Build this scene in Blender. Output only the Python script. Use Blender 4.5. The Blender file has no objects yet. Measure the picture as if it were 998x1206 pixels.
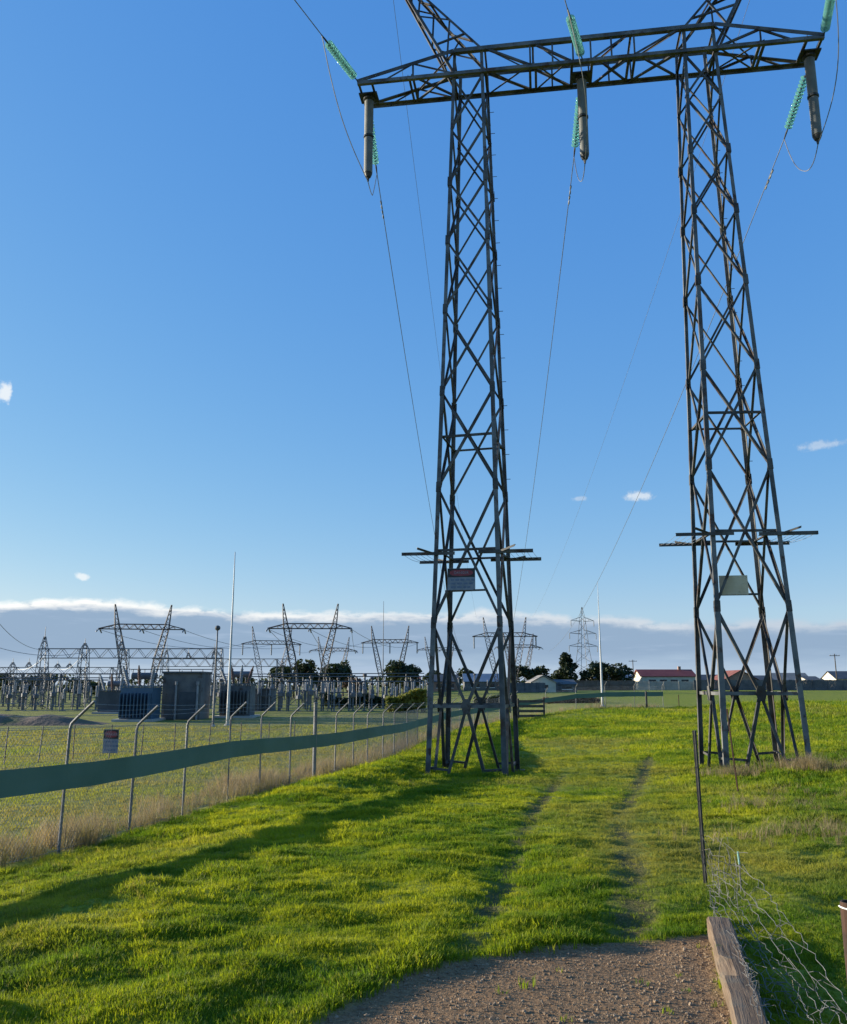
import bpy, math, random
import numpy as np
from mathutils import Vector, Matrix

random.seed(7)
RNG = np.random.default_rng(11)
sc = bpy.context.scene
col = sc.collection

# ------------------------------------------------------------------ camera
F, PITCH = 1000.0, 0.201                     # focal length in photo pixels, upward tilt
PW, PH = 998.0, 1206.0
cd = bpy.data.cameras.new('camera')
cam = bpy.data.objects.new('camera', cd)
col.objects.link(cam)
cam.location = (0, 0, 0)
cam.rotation_euler = (math.pi / 2 + PITCH, 0, 0)
cd.sensor_fit = 'VERTICAL'
cd.sensor_height = 24.0
cd.lens = 24.0 * F / PH
cd.clip_start = 0.05
cd.clip_end = 20000
sc.camera = cam

# ------------------------------------------------------------------ light and sky
SUN_AZ = math.radians(-76)                   # from +Y, negative = to the left
SUN_EL = math.radians(11.0)
sdir = Vector((math.sin(SUN_AZ) * math.cos(SUN_EL), math.cos(SUN_AZ) * math.cos(SUN_EL), math.sin(SUN_EL)))
sl = bpy.data.lights.new('sun', 'SUN')
sl.energy = 5.0
sl.angle = math.radians(0.53)
sl.color = (1.0, 0.91, 0.74)
so = bpy.data.objects.new('sun', sl)
col.objects.link(so)
so.rotation_euler = sdir.to_track_quat('Z', 'Y').to_euler()

world = bpy.data.worlds.new('World')
sc.world = world
world.use_nodes = True
WT = world.node_tree
WT.nodes.clear()


class NT:
    """small helper for node trees"""
    def __init__(self, tree):
        self.t = tree

    def n(self, kind, **kw):
        nd = self.t.nodes.new(kind)
        for k, v in kw.items():
            setattr(nd, k, v)
        return nd

    def link(self, a, b):
        self.t.links.new(a, b)

    def put(self, sock, v):
        if hasattr(v, 'is_output'):
            self.t.links.new(v, sock)
        else:
            sock.default_value = v

    def m(self, op, a, b=0.0, c=None, clamp=False):
        nd = self.n('ShaderNodeMath', operation=op)
        nd.use_clamp = clamp
        self.put(nd.inputs[0], a)
        self.put(nd.inputs[1], b)
        if c is not None:
            self.put(nd.inputs[2], c)
        return nd.outputs[0]

    def smooth(self, v, lo, hi, a=0.0, b=1.0):
        nd = self.n('ShaderNodeMapRange', interpolation_type='SMOOTHSTEP')
        self.put(nd.inputs[0], v)
        for i, q in enumerate((lo, hi, a, b)):
            self.put(nd.inputs[1 + i], q)
        return nd.outputs[0]

    def noise(self, vec, scale, detail=3, rough=0.55, dist=0.0):
        nd = self.n('ShaderNodeTexNoise')
        if vec is not None:
            self.put(nd.inputs['Vector'], vec)
        nd.inputs['Scale'].default_value = scale
        nd.inputs['Detail'].default_value = detail
        nd.inputs['Roughness'].default_value = rough
        nd.inputs['Distortion'].default_value = dist
        return nd.outputs['Fac']

    def mix(self, fac, a, b, mode='MIX'):
        nd = self.n('ShaderNodeMix', data_type='RGBA', blend_type=mode)
        self.put(nd.inputs[0], fac)
        self.put(nd.inputs[6], a if hasattr(a, 'is_output') else (*a, 1))
        self.put(nd.inputs[7], b if hasattr(b, 'is_output') else (*b, 1))
        return nd.outputs[2]

    def xyz(self, x, y, z):
        nd = self.n('ShaderNodeCombineXYZ')
        for i, q in enumerate((x, y, z)):
            self.put(nd.inputs[i], q)
        return nd.outputs[0]


def build_world():
    w = NT(WT)
    sky = w.n('ShaderNodeTexSky', sky_type='NISHITA')
    sky.sun_disc = False
    sky.sun_elevation = SUN_EL
    sky.sun_rotation = SUN_AZ
    sky.altitude = 60
    sky.air_density = 1.0
    sky.dust_density = 0.35
    sky.ozone_density = 2.6
    bg = w.n('ShaderNodeBackground')
    hs = w.n('ShaderNodeHueSaturation')
    hs.inputs['Saturation'].default_value = 1.22
    hs.inputs['Hue'].default_value = 0.512
    w.link(sky.outputs[0], hs.inputs['Color'])
    # the camera's tone curve flattens the sky: compress each channel a little, the same in all directions
    sr = w.n('ShaderNodeSeparateColor')
    w.link(hs.outputs[0], sr.inputs[0])
    cr = w.n('ShaderNodeCombineColor')
    for i, (g, k) in enumerate(((0.73, 0.79), (0.525, 1.10), (0.22, 2.02))):
        w.link(w.m('MULTIPLY', w.m('POWER', w.m('MAXIMUM', sr.outputs[i], 0.0001), g), k), cr.inputs[i])
    w.link(cr.outputs[0], bg.inputs[0])
    bg.inputs[1].default_value = 0.15
    tc = w.n('ShaderNodeTexCoord')
    sp = w.n('ShaderNodeSeparateXYZ')
    w.link(tc.outputs['Generated'], sp.inputs[0])
    x, y, z = sp.outputs
    az = w.m('MULTIPLY', w.m('ARCTAN2', x, y), 57.29578)
    el = w.m('MULTIPLY', w.m('ARCSINE', z), 57.29578)
    # low bank of stratocumulus round the horizon with a ragged, sunlit upper edge
    p1 = w.xyz(az, w.m('MULTIPLY', el, 2.2), 3.1)
    big = w.noise(p1, 0.09, 2)
    rag = w.noise(p1, 0.55, 5, 0.6)
    top = w.m('ADD', w.m('SUBTRACT', 3.05, w.m('MULTIPLY', w.m('SINE', w.m('DIVIDE', az, 57.3)), 1.3)), w.m('ADD', w.m('MULTIPLY', big, 2.0), w.m('MULTIPLY', rag, 1.1)))
    below = w.m('SUBTRACT', top, el)                       # degrees below the upper edge
    body = w.smooth(below, -0.16, 0.42)
    p2 = w.xyz(w.m('MULTIPLY', az, 0.35), w.m('MULTIPLY', el, 2.6), 9.0)
    strat = w.noise(p2, 0.55, 4, 0.55)
    low = w.smooth(w.m('ADD', el, w.m('MULTIPLY', w.m('SUBTRACT', strat, 0.5), 2.2)), 0.6, 1.9)
    dens = w.m('MULTIPLY', body, w.m('MULTIPLY', w.m('ADD', 0.86, w.m('MULTIPLY', low, 0.14)), 1.0))
    rim = w.m('SUBTRACT', 1.0, w.smooth(w.m('ADD', below, w.m('MULTIPLY', w.m('SUBTRACT', strat, 0.5), 1.2)), 0.22, 0.95))
    rim = w.m('MULTIPLY', w.m('MULTIPLY', rim, w.smooth(rag, 0.25, 0.5)), w.smooth(w.m('COSINE', w.m('DIVIDE', w.m('ADD', az, 76), 57.3)), -0.4, 0.9, 0.22, 1.0))
    streak = w.smooth(strat, 0.55, 0.78, 0.0, 0.45)
    ccol = w.mix(rim, (0.150, 0.212, 0.295), (0.60, 0.585, 0.55))
    ccol = w.mix(w.smooth(w.m('ADD', el, w.m('MULTIPLY', strat, 1.6)), 3.2, 1.2, 0.0, 0.85), ccol, (0.235, 0.305, 0.385))
    ccol = w.mix(streak, ccol, (0.25, 0.31, 0.40))
    # scattered fair weather puffs: each a direction, a size in degrees and a strength
    puffs = [(-27.4, 17.5, 0.5, 0.8, 1.0), (14.4, 12.2, 1.15, 0.38, 0.8), (-22.0, 6.65, 0.5, 0.26, 0.9),
             (26.0, 14.5, 1.6, 0.35, 0.55), (10.7, 12.2, 0.7, 0.2, 0.45),
             (-41, 17, 1.4, 0.9, 0.9), (38, 13, 1.5, 0.5, 0.7), (-75, 15, 1.3, 0.7, 0.9), (70, 18, 1.6, 0.7, 0.8),
             (110, 14, 1.4, 0.6, 0.9), (150, 17, 1.3, 0.7, 0.8), (-120, 16, 1.3, 0.6, 0.9), (-160, 13, 1.5, 0.5, 0.8)]
    pn = w.noise(w.xyz(az, el, 1.7), 1.6, 5, 0.62)
    acc = None
    for a0, e0, sx, sy, st in puffs:
        da = w.m('DIVIDE', w.m('SUBTRACT', az, a0), sx)
        de = w.m('DIVIDE', w.m('SUBTRACT', el, e0), sy)
        d = w.m('SQRT', w.m('ADD', w.m('MULTIPLY', da, da), w.m('MULTIPLY', de, de)))
        v = w.m('MULTIPLY', w.smooth(w.m('ADD', d, w.m('MULTIPLY', w.m('SUBTRACT', pn, 0.5), 1.9)), 1.05, 0.35, 0.0, 1.0), st)
        acc = v if acc is None else w.m('MAXIMUM', acc, v)
    ccol = w.mix(acc, ccol, (0.46, 0.48, 0.49))
    mask = w.m('MAXIMUM', w.m('MULTIPLY', dens, 0.97), w.m('MULTIPLY', acc, 0.85))
    cb = w.n('ShaderNodeBackground')
    w.link(ccol, cb.inputs[0])
    cb.inputs[1].default_value = 1.0
    mx = w.n('ShaderNodeMixShader')
    w.link(mask, mx.inputs[0])
    w.link(bg.outputs[0], mx.inputs[1])
    w.link(cb.outputs[0], mx.inputs[2])
    out = w.n('ShaderNodeOutputWorld')
    w.link(mx.outputs[0], out.inputs[0])


build_world()
sc.view_settings.view_transform = 'Standard'
sc.view_settings.look = 'None'
sc.view_settings.exposure = 1.0
sc.view_settings.gamma = 1.0
sc.cycles.use_denoising = True
sc.cycles.max_bounces = 6
sc.cycles.transparent_max_bounces = 8

# ------------------------------------------------------------------ helpers
CP, SP = math.cos(PITCH), math.sin(PITCH)


def tag(o, label=None, cat=None, group=None, kind=None):
    if label:
        o['label'] = label
    if cat:
        o['category'] = cat
    if group:
        o['group'] = group
    if kind:
        o['kind'] = kind
    return o


def empty(name, loc=(0, 0, 0), rz=0.0, parent=None):
    o = bpy.data.objects.new(name, None)
    o.empty_display_size = 0.2
    col.objects.link(o)
    o.location = loc
    o.rotation_euler = (0, 0, rz)
    if parent:
        o.parent = parent
    return o


class MB:
    """collects geometry for ONE mesh object"""
    def __init__(self):
        self.v, self.f = [], []

    def add(self, vs, fs):
        n = len(self.v)
        self.v += [tuple(q) for q in vs]
        self.f += [tuple(i + n for i in q) for q in fs]
        return self

    def box(self, c, s, rz=0.0):
        hx, hy, hz = s[0] / 2, s[1] / 2, s[2] / 2
        co, si = math.cos(rz), math.sin(rz)
        vs = []
        for dz in (-hz, hz):
            for dx, dy in ((-hx, -hy), (hx, -hy), (hx, hy), (-hx, hy)):
                vs.append((c[0] + dx * co - dy * si, c[1] + dx * si + dy * co, c[2] + dz))
        return self.add(vs, [(3, 2, 1, 0), (4, 5, 6, 7), (0, 1, 5, 4), (1, 2, 6, 5), (2, 3, 7, 6), (3, 0, 4, 7)])

    def sweep(self, pts, prof, up=Vector((0, 0, 1)), cap=True):
        """prof(i) -> list of (a, b) in the frame of the path"""
        pts = [Vector(q) for q in pts]
        n = len(pts)
        base = len(self.v)
        k = None
        for i in range(n):
            d = (pts[min(i + 1, n - 1)] - pts[max(i - 1, 0)]).normalized()
            a = d.cross(up)
            if a.length < 1e-4:
                a = d.cross(Vector((0, 1, 0)))
            a.normalize()
            b = a.cross(d).normalized()
            pr = prof(i)
            k = len(pr)
            for (pa, pb) in pr:
                self.v.append(tuple(pts[i] + a * pa + b * pb))
        for i in range(n - 1):
            for j in range(k):
                p0 = base + i * k + j
                p1 = base + i * k + (j + 1) % k
                self.f.append((p0, p1, p1 + k, p0 + k))
        if cap:
            self.f.append(tuple(base + j for j in reversed(range(k))))
            self.f.append(tuple(base + (n - 1) * k + j for j in range(k)))
        return self

    def tube(self, pts, r, sides=6, cap=True):
        rr = r if isinstance(r, (list, tuple)) else [r] * len(pts)
        return self.sweep(pts, lambda i: [(rr[i] * math.cos(2 * math.pi * j / sides), rr[i] * math.sin(2 * math.pi * j / sides)) for j in range(sides)], cap=cap)

    def angle(self, p0, p1, a, b, w, t=None):
        """steel angle from p0 to p1, flanges along the vectors a and b"""
        t = t or max(0.012, w * 0.13)
        p0, p1, a, b = Vector(p0), Vector(p1), Vector(a).normalized(), Vector(b).normalized()
        pr = [(0, 0), (w, 0), (w, t), (t, t), (t, w), (0, w)]
        vs = [tuple(q + a * x + b * y) for q in (p0, p1) for x, y in pr]
        fs = [(j, (j + 1) % 6, (j + 1) % 6 + 6, j + 6) for j in range(6)]
        fs += [(0, 3, 2, 1), (0, 5, 4, 3), (6, 7, 8, 9), (6, 9, 10, 11)]
        return self.add(vs, fs)

    def lathe(self, prof, sides=12, c=(0, 0, 0)):
        base = len(self.v)
        for r, z in prof:
            for j in range(sides):
                an = 2 * math.pi * j / sides
                self.v.append((c[0] + r * math.cos(an), c[1] + r * math.sin(an), c[2] + z))
        for i in range(len(prof) - 1):
            for j in range(sides):
                a, b = base + i * sides + j, base + i * sides + (j + 1) % sides
                self.f.append((a, b, b + sides, a + sides))
        self.f.append(tuple(base + j for j in reversed(range(sides))))
        self.f.append(tuple(base + (len(prof) - 1) * sides + j for j in range(sides)))
        return self

    def mesh(self, name):
        me = bpy.data.meshes.new(name)
        me.from_pydata(self.v, [], self.f)
        me.update()
        return me

    def build(self, name, mat, parent=None, smooth=False):
        me = self.mesh(name)
        me.materials.append(mat)
        if smooth:
            me.polygons.foreach_set('use_smooth', [True] * len(me.polygons))
        return link(name, me, parent)


def link(name, me, parent=None, loc=None, rot=None, scale=None):
    o = bpy.data.objects.new(name, me)
    col.objects.link(o)
    if loc is not None:
        o.location = loc
    if rot is not None:
        o.rotation_euler = rot
    if scale is not None:
        o.scale = scale
    if parent:
        o.parent = parent
    return o


def kids(o):
    return [c for c in list(bpy.data.objects) if c.parent == o]


def copy_tree(o, parent=None):
    c = o.copy()
    col.objects.link(c)
    c.parent = parent
    for ch in kids(o):
        copy_tree(ch, c)
    return c


# ------------------------------------------------------------------ procedural materials
MATS = {}


def principled(name, build, bump=None, rough=0.7, metal=0.0, spec=0.4):
    m = bpy.data.materials.new(name)
    m.use_nodes = True
    t = m.node_tree
    t.nodes.clear()
    w = NT(t)
    bs = w.n('ShaderNodeBsdfPrincipled')
    out = w.n('ShaderNodeOutputMaterial')
    w.link(bs.outputs[0], out.inputs[0])
    bs.inputs['Roughness'].default_value = rough
    bs.inputs['Metallic'].default_value = metal
    bs.inputs['Specular IOR Level'].default_value = spec
    geo = w.n('ShaderNodeNewGeometry')
    pos = geo.outputs['Position']
    r = build(w, pos, bs)
    if r is not None:
        w.put(bs.inputs['Base Color'], r if hasattr(r, 'is_output') else (*r, 1))
    if bump:
        sc_, st, dist = bump
        bn = w.n('ShaderNodeBump')
        bn.inputs['Strength'].default_value = st
        bn.inputs['Distance'].default_value = dist
        w.link(w.noise(pos, sc_, 4, 0.6), bn.inputs['Height'])
        w.link(bn.outputs[0], bs.inputs['Normal'])
    MATS[name] = m
    return m


def speckled(name, c1, c2, scale, c3=None, s3=None, lo3=0.55, hi3=0.7, **kw):
    def b(w, pos, bs):
        c = w.mix(w.smooth(w.noise(pos, scale, 4, 0.6), 0.35, 0.65), c1, c2)
        if c3:
            c = w.mix(w.smooth(w.noise(pos, s3 or scale * 2.7, 4, 0.65), lo3, hi3), c, c3)
        return c
    return principled(name, b, **kw)


speckled('galvanised_steel', (0.065, 0.068, 0.070), (0.17, 0.172, 0.172), 1.1, (0.07, 0.04, 0.028), 2.3, 0.53, 0.68, rough=0.6, metal=0.25, bump=(60, 0.15, 0.01))
speckled('weathered_brace', (0.046, 0.045, 0.043), (0.115, 0.111, 0.105), 1.1, (0.048, 0.028, 0.02), 2.0, 0.50, 0.66, rough=0.6, metal=0.3)
speckled('rust', (0.060, 0.030, 0.018), (0.032, 0.018, 0.013), 18, rough=0.9, bump=(90, 0.4, 0.005))
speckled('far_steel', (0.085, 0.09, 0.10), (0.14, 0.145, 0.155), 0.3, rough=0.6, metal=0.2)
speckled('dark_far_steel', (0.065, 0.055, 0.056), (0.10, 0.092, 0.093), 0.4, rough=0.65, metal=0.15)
speckled('aluminium_wire', (0.16, 0.17, 0.18), (0.24, 0.25, 0.26), 2.0, rough=0.5, metal=0.5)
speckled('fence_pipe', (0.13, 0.13, 0.13), (0.20, 0.20, 0.20), 5, (0.16, 0.12, 0.09), 9, 0.58, 0.75, rough=0.6, metal=0.4)
speckled('fence_wire', (0.22, 0.23, 0.24), (0.32, 0.33, 0.34), 4, (0.12, 0.07, 0.045), 7, 0.55, 0.7, rough=0.55, metal=0.5)
speckled('shade_cloth', (0.070, 0.135, 0.098), (0.090, 0.160, 0.120), 0.7, rough=0.75, bump=(140, 0.35, 0.01))
speckled('arrester_housing', (0.115, 0.118, 0.108), (0.155, 0.155, 0.143), 2, rough=0.5)
speckled('black_fitting', (0.025, 0.026, 0.028), (0.05, 0.05, 0.05), 8, rough=0.5, metal=0.3)
def sleeper_mat(w, pos, bs):
    mp = w.n('ShaderNodeMapping')
    mp.vector_type = 'TEXTURE'
    mp.inputs['Rotation'].default_value = (0, 0, -math.atan2(0.915, 3.59))
    w.link(pos, mp.inputs['Vector'])
    mp.inputs['Scale'].default_value = (1 / 26, 1 / 1.3, 1 / 26)
    g = w.noise(mp.outputs[0], 1.6, 6, 0.65, 0.6)
    c = w.mix(w.smooth(g, 0.3, 0.7), (0.085, 0.058, 0.04), (0.235, 0.17, 0.115))
    c = w.mix(w.smooth(g, 0.60, 0.66), c, (0.05, 0.034, 0.024))
    c = w.mix(w.smooth(w.noise(pos, 6, 4), 0.52, 0.7, 0, 0.7), c, (0.15, 0.13, 0.10))
    c = w.mix(w.smooth(w.noise(pos, 11, 3), 0.62, 0.72, 0, 0.8), c, (0.09, 0.10, 0.04))
    bn = w.n('ShaderNodeBump')
    bn.inputs['Strength'].default_value = 0.9
    bn.inputs['Distance'].default_value = 0.012
    w.link(g, bn.inputs['Height'])
    w.link(bn.outputs[0], bs.inputs['Normal'])
    return c


principled('sleeper_timber', sleeper_mat, rough=0.9, spec=0.2)
speckled('rail_timber', (0.06, 0.05, 0.042), (0.10, 0.085, 0.07), 4, rough=0.9, bump=(20, 0.6, 0.02))
speckled('white_pole', (0.42, 0.43, 0.44), (0.52, 0.53, 0.54), 0.6, rough=0.5)
speckled('transformer_blue', (0.045, 0.095, 0.15), (0.065, 0.12, 0.18), 0.8, rough=0.5)
speckled('grey_panel', (0.085, 0.088, 0.092), (0.15, 0.148, 0.145), 0.7, (0.07, 0.055, 0.048), 1.3, 0.55, 0.7, rough=0.8)
speckled('dark_panel', (0.045, 0.055, 0.065), (0.07, 0.08, 0.09), 0.8, rough=0.7)
speckled('concrete', (0.30, 0.29, 0.27), (0.40, 0.385, 0.36), 1.2, rough=0.9)
speckled('porcelain_grey', (0.17, 0.18, 0.195), (0.26, 0.27, 0.285), 1.5, rough=0.35)
speckled('porcelain_brown', (0.10, 0.05, 0.03), (0.15, 0.08, 0.05), 1.5, rough=0.3)
speckled('white_paint', (0.70, 0.70, 0.68), (0.80, 0.80, 0.78), 3, rough=0.5)
speckled('sign_white', (0.17, 0.20, 0.24), (0.24, 0.26, 0.30), 8, rough=0.5)
speckled('sign_black', (0.018, 0.016, 0.017), (0.03, 0.028, 0.028), 8, rough=0.5)
speckled('sign_red', (0.22, 0.035, 0.045), (0.28, 0.05, 0.06), 12, rough=0.5)
speckled('sign_text', (0.10, 0.14, 0.22), (0.14, 0.18, 0.26), 12, rough=0.6)
speckled('sign_back', (0.55, 0.44, 0.29), (0.62, 0.51, 0.35), 3, (0.42, 0.33, 0.22), 5, 0.58, 0.74, rough=0.8)
speckled('turquoise_plastic', (0.22, 0.42, 0.38), (0.30, 0.50, 0.46), 9, rough=0.5)
speckled('tree_bark', (0.07, 0.05, 0.035), (0.11, 0.08, 0.06), 2, rough=0.95)
speckled('red_roof', (0.16, 0.035, 0.03), (0.20, 0.05, 0.04), 0.6, rough=0.7)
speckled('rust_red_roof', (0.17, 0.055, 0.04), (0.22, 0.08, 0.06), 0.6, rough=0.8)
speckled('blue_roof', (0.13, 0.17, 0.22), (0.17, 0.21, 0.26), 0.6, rough=0.5)
speckled('dark_roof', (0.06, 0.065, 0.075), (0.09, 0.095, 0.10), 0.6, rough=0.7)
speckled('fawn_roof', (0.22, 0.20, 0.17), (0.28, 0.25, 0.22), 0.6, rough=0.7)
speckled('cream_wall', (0.50, 0.45, 0.36), (0.58, 0.53, 0.44), 0.7, rough=0.85)
speckled('brick_wall', (0.28, 0.17, 0.12), (0.34, 0.22, 0.16), 0.9, rough=0.9)
speckled('window_dark', (0.02, 0.025, 0.03), (0.03, 0.035, 0.04), 2, rough=0.15)
speckled('paling_grey', (0.075, 0.08, 0.09), (0.12, 0.125, 0.135), 0.8, rough=0.85)
speckled('paling_pale', (0.23, 0.235, 0.225), (0.30, 0.30, 0.285), 0.5, rough=0.85)
speckled('paling_brown', (0.10, 0.07, 0.055), (0.15, 0.11, 0.085), 0.6, rough=0.9)
speckled('soil_bank', (0.12, 0.085, 0.06), (0.19, 0.13, 0.09), 0.8, (0.10, 0.10, 0.04), 0.5, 0.5, 0.7, rough=0.95, bump=(3, 0.8, 0.15))
speckled('twig_wire', (0.11, 0.11, 0.105), (0.18, 0.175, 0.165), 6, (0.20, 0.14, 0.10), 9, 0.55, 0.7, rough=0.6, metal=0.3)
speckled('stone', (0.17, 0.11, 0.065), (0.33, 0.24, 0.155), 11, rough=0.95)
speckled('flower_mound', (0.14, 0.14, 0.03), (0.22, 0.21, 0.05), 1.2, (0.05, 0.06, 0.03), 2.0, 0.5, 0.6, rough=0.95)


def leaf_mat(name, c1, c2, trans=0.35, tint_attr=None, dry=None):
    m = bpy.data.materials.new(name)
    m.use_nodes = True
    t = m.node_tree
    t.nodes.clear()
    w = NT(t)
    oi = w.n('ShaderNodeObjectInfo')
    geo = w.n('ShaderNodeNewGeometry')
    if tint_attr:
        at = w.n('ShaderNodeAttribute', attribute_type='INSTANCER', attribute_name=tint_attr)
        c = w.mix(at.outputs['Fac'], c1, c2)
        if dry:
            at2 = w.n('ShaderNodeAttribute', attribute_type='INSTANCER', attribute_name='dry')
            c = w.mix(at2.outputs['Fac'], c, dry)
        c = w.mix(w.m('MULTIPLY', w.m('SUBTRACT', oi.outputs['Random'], 0.5), 0.5), c, (0.0, 0.0, 0.0)) if False else c
    else:
        c = w.mix(w.smooth(w.noise(geo.outputs['Position'], 0.7, 3), 0.35, 0.65), c1, c2)
    bs = w.n('ShaderNodeBsdfPrincipled')
    bs.inputs['Roughness'].default_value = 0.6
    bs.inputs['Specular IOR Level'].default_value = 0.22
    w.link(c, bs.inputs['Base Color'])
    tr = w.n('ShaderNodeBsdfTranslucent')
    tc = w.mix(0.6, c, w.mix(1.0, c, (1.6, 1.5, 0.5), 'MULTIPLY'))
    w.link(tc, tr.inputs[0])
    mx = w.n('ShaderNodeMixShader')
    mx.inputs[0].default_value = trans
    w.link(bs.outputs[0], mx.inputs[1])
    w.link(tr.outputs[0], mx.inputs[2])
    out = w.n('ShaderNodeOutputMaterial')
    w.link(mx.outputs[0], out.inputs[0])
    MATS[name] = m
    return m


leaf_mat('grass_blade', (0.10, 0.18, 0.012), (0.34, 0.36, 0.02), 0.5, 'tint', (0.27, 0.215, 0.085))
leaf_mat('dry_blade', (0.25, 0.185, 0.115), (0.36, 0.28, 0.185), 0.35, 'tint', (0.13, 0.13, 0.05))
leaf_mat('eucalypt_leaf', (0.022, 0.036, 0.016), (0.045, 0.060, 0.026), 0.2)
leaf_mat('pine_leaf', (0.016, 0.028, 0.014), (0.032, 0.046, 0.02), 0.15)
leaf_mat('reddish_leaf', (0.085, 0.045, 0.03), (0.11, 0.07, 0.035), 0.2)
leaf_mat('golden_leaf', (0.20, 0.19, 0.035), (0.12, 0.14, 0.03), 0.3)


def glass_mat():
    m = bpy.data.materials.new('insulator_glass')
    m.use_nodes = True
    t = m.node_tree
    t.nodes.clear()
    w = NT(t)
    bs = w.n('ShaderNodeBsdfPrincipled')
    bs.inputs['Base Color'].default_value = (0.42, 0.80, 0.72, 1)
    bs.inputs['Roughness'].default_value = 0.06
    bs.inputs['IOR'].default_value = 1.5
    bs.inputs['Transmission Weight'].default_value = 0.9
    tr = w.n('ShaderNodeBsdfTranslucent')
    tr.inputs[0].default_value = (0.30, 0.60, 0.54, 1)
    mx = w.n('ShaderNodeMixShader')
    mx.inputs[0].default_value = 0.3
    out = w.n('ShaderNodeOutputMaterial')
    w.link(bs.outputs[0], mx.inputs[1])
    w.link(tr.outputs[0], mx.inputs[2])
    w.link(mx.outputs[0], out.inputs[0])
    MATS['insulator_glass'] = m


glass_mat()

# ------------------------------------------------------------------ terrain shape
FENCE = np.array([(-8.2, 3.0), (-6.7, 7.0), (-5.2, 12.9), (-4.3, 19.8), (-3.5, 23.4), (-2.7, 27.0), (-1.9, 30.8), (-1.2, 36.0),
                  (-0.3, 45.0), (2.4, 57.0), (7.3, 69.5)])
FAR_LEG = np.array([(7.3, 69.5), (14.0, 72.0), (20.4, 74.0)])

PY_R = [-300, -60, 0, 4.5, 8, 14, 20, 26, 34, 44, 58, 72, 110, 160, 250, 600]
PZ_R = [-1.5, -1.5, -1.56, -1.6, -1.7, -2.05, -2.38, -2.6, -2.75, -2.84, -2.58, -2.16, -1.6, -1.05, -0.85, -0.85]
PY_L = [-300, -60, 0, 6, 13, 20, 27, 36, 45, 60, 80, 120, 200, 600]
PZ_L = [-1.9, -1.9, -1.92, -2.08, -2.38, -2.53, -2.68, -2.85, -3.0, -2.8, -2.62, -2.5, -2.4, -2.4]
_yy = np.arange(-300, 601, 0.5)


def _table(py, pz):
    z = np.interp(_yy, py, pz)
    k = np.hanning(13)
    k /= k.sum()
    zp = np.convolve(np.pad(z, 6, mode='edge'), k, mode='valid')
    return zp


TR, TL = _table(PY_R, PZ_R), _table(PY_L, PZ_L)


def sstep(v, a, b):
    t = np.clip((v - a) / (b - a), 0, 1)
    return t * t * (3 - 2 * t)


def fence_x(y):
    return np.interp(y, FENCE[:, 1], FENCE[:, 0])


def base_z(x, y):
    x = np.asarray(x, float)
    y = np.asarray(y, float)
    zr = np.interp(y, _yy, TR)
    zl = np.interp(y, _yy, TL)
    fx = fence_x(y)
    fx = np.where(y > 69.5, 7.3 - (y - 69.5) * 0.25, fx)
    wdt = 5.0 + np.clip(y - 60, 0, 400) * 0.25
    w = sstep(x, fx - 0.4, fx + wdt)
    z = zl * (1 - w) + zr * w
    z += 0.30 * np.exp(-((x - fx - 1.7) / 0.95) ** 2) * sstep(y, 16, 22) * (1 - sstep(y, 29, 36))   # bank added along the fence so the cloth strip's shadow stays close
    z += 0.04 * np.clip(x - 4, 0, 9) * sstep(y, 10, 22) * (1 - sstep(y, 60, 110))
    return z


def _hash(ix, iy, s):
    h = (ix * 374761393 + iy * 668265263 + s * 1442695041) & 0x7fffffff
    h = ((h ^ (h >> 13)) * 1274126177) & 0x7fffffff
    return ((h ^ (h >> 16)) & 0xffff) / 65535.0


def vnoise(x, y, s=0):
    x = np.asarray(x, float)
    y = np.asarray(y, float)
    ix, iy = np.floor(x).astype(np.int64), np.floor(y).astype(np.int64)
    fx, fy = x - ix, y - iy
    fx = fx * fx * (3 - 2 * fx)
    fy = fy * fy * (3 - 2 * fy)
    a, b = _hash(ix, iy, s), _hash(ix + 1, iy, s)
    c, d = _hash(ix, iy + 1, s), _hash(ix + 1, iy + 1, s)
    return (a * (1 - fx) + b * fx) * (1 - fy) + (c * (1 - fx) + d * fx) * fy - 0.5


PAD = np.array([(-1.1, -3.0), (-0.98, 1.5), (-0.8, 3.2), (-0.58, 4.5), (-0.38, 5.0), (-0.12, 5.36), (0.28, 5.68), (0.78, 5.94), (1.3, 6.08), (1.98, 6.2), (1.47, 4.3), (0.75, 1.4), (0.5, -3.0)])


def pad_dist(x, y):
    """signed distance to the gravel pad, negative inside"""
    x = np.asarray(x, float)
    y = np.asarray(y, float)
    d = np.full(x.shape, 1e9)
    ins = np.zeros(x.shape, bool)
    n = len(PAD)
    for i in range(n):
        a, b = PAD[i], PAD[(i + 1) % n]
        e = b - a
        t = np.clip(((x - a[0]) * e[0] + (y - a[1]) * e[1]) / (e @ e), 0, 1)
        d = np.minimum(d, np.hypot(x - a[0] - t * e[0], y - a[1] - t * e[1]))
        cr = ((a[1] > y) != (b[1] > y)) & (x < (b[0] - a[0]) * (y - a[1]) / (b[1] - a[1] + 1e-12) + a[0])
        ins ^= cr
    return np.where(ins, -d, d)


RUT_A = np.array([(0.18, 5.5), (0.25, 5.8), (0.38, 6.7), (0.70, 8.4), (1.08, 10.3), (1.7, 14.0), (2.4, 17.9), (4.0, 25.0), (5.2, 30.0)])
RUT_B = np.array([(1.3, 5.7), (1.41, 6.2), (1.77, 8.0), (2.45, 11.0), (3.2, 14.3), (5.8, 23.6), (9.9, 38.0)])


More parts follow.
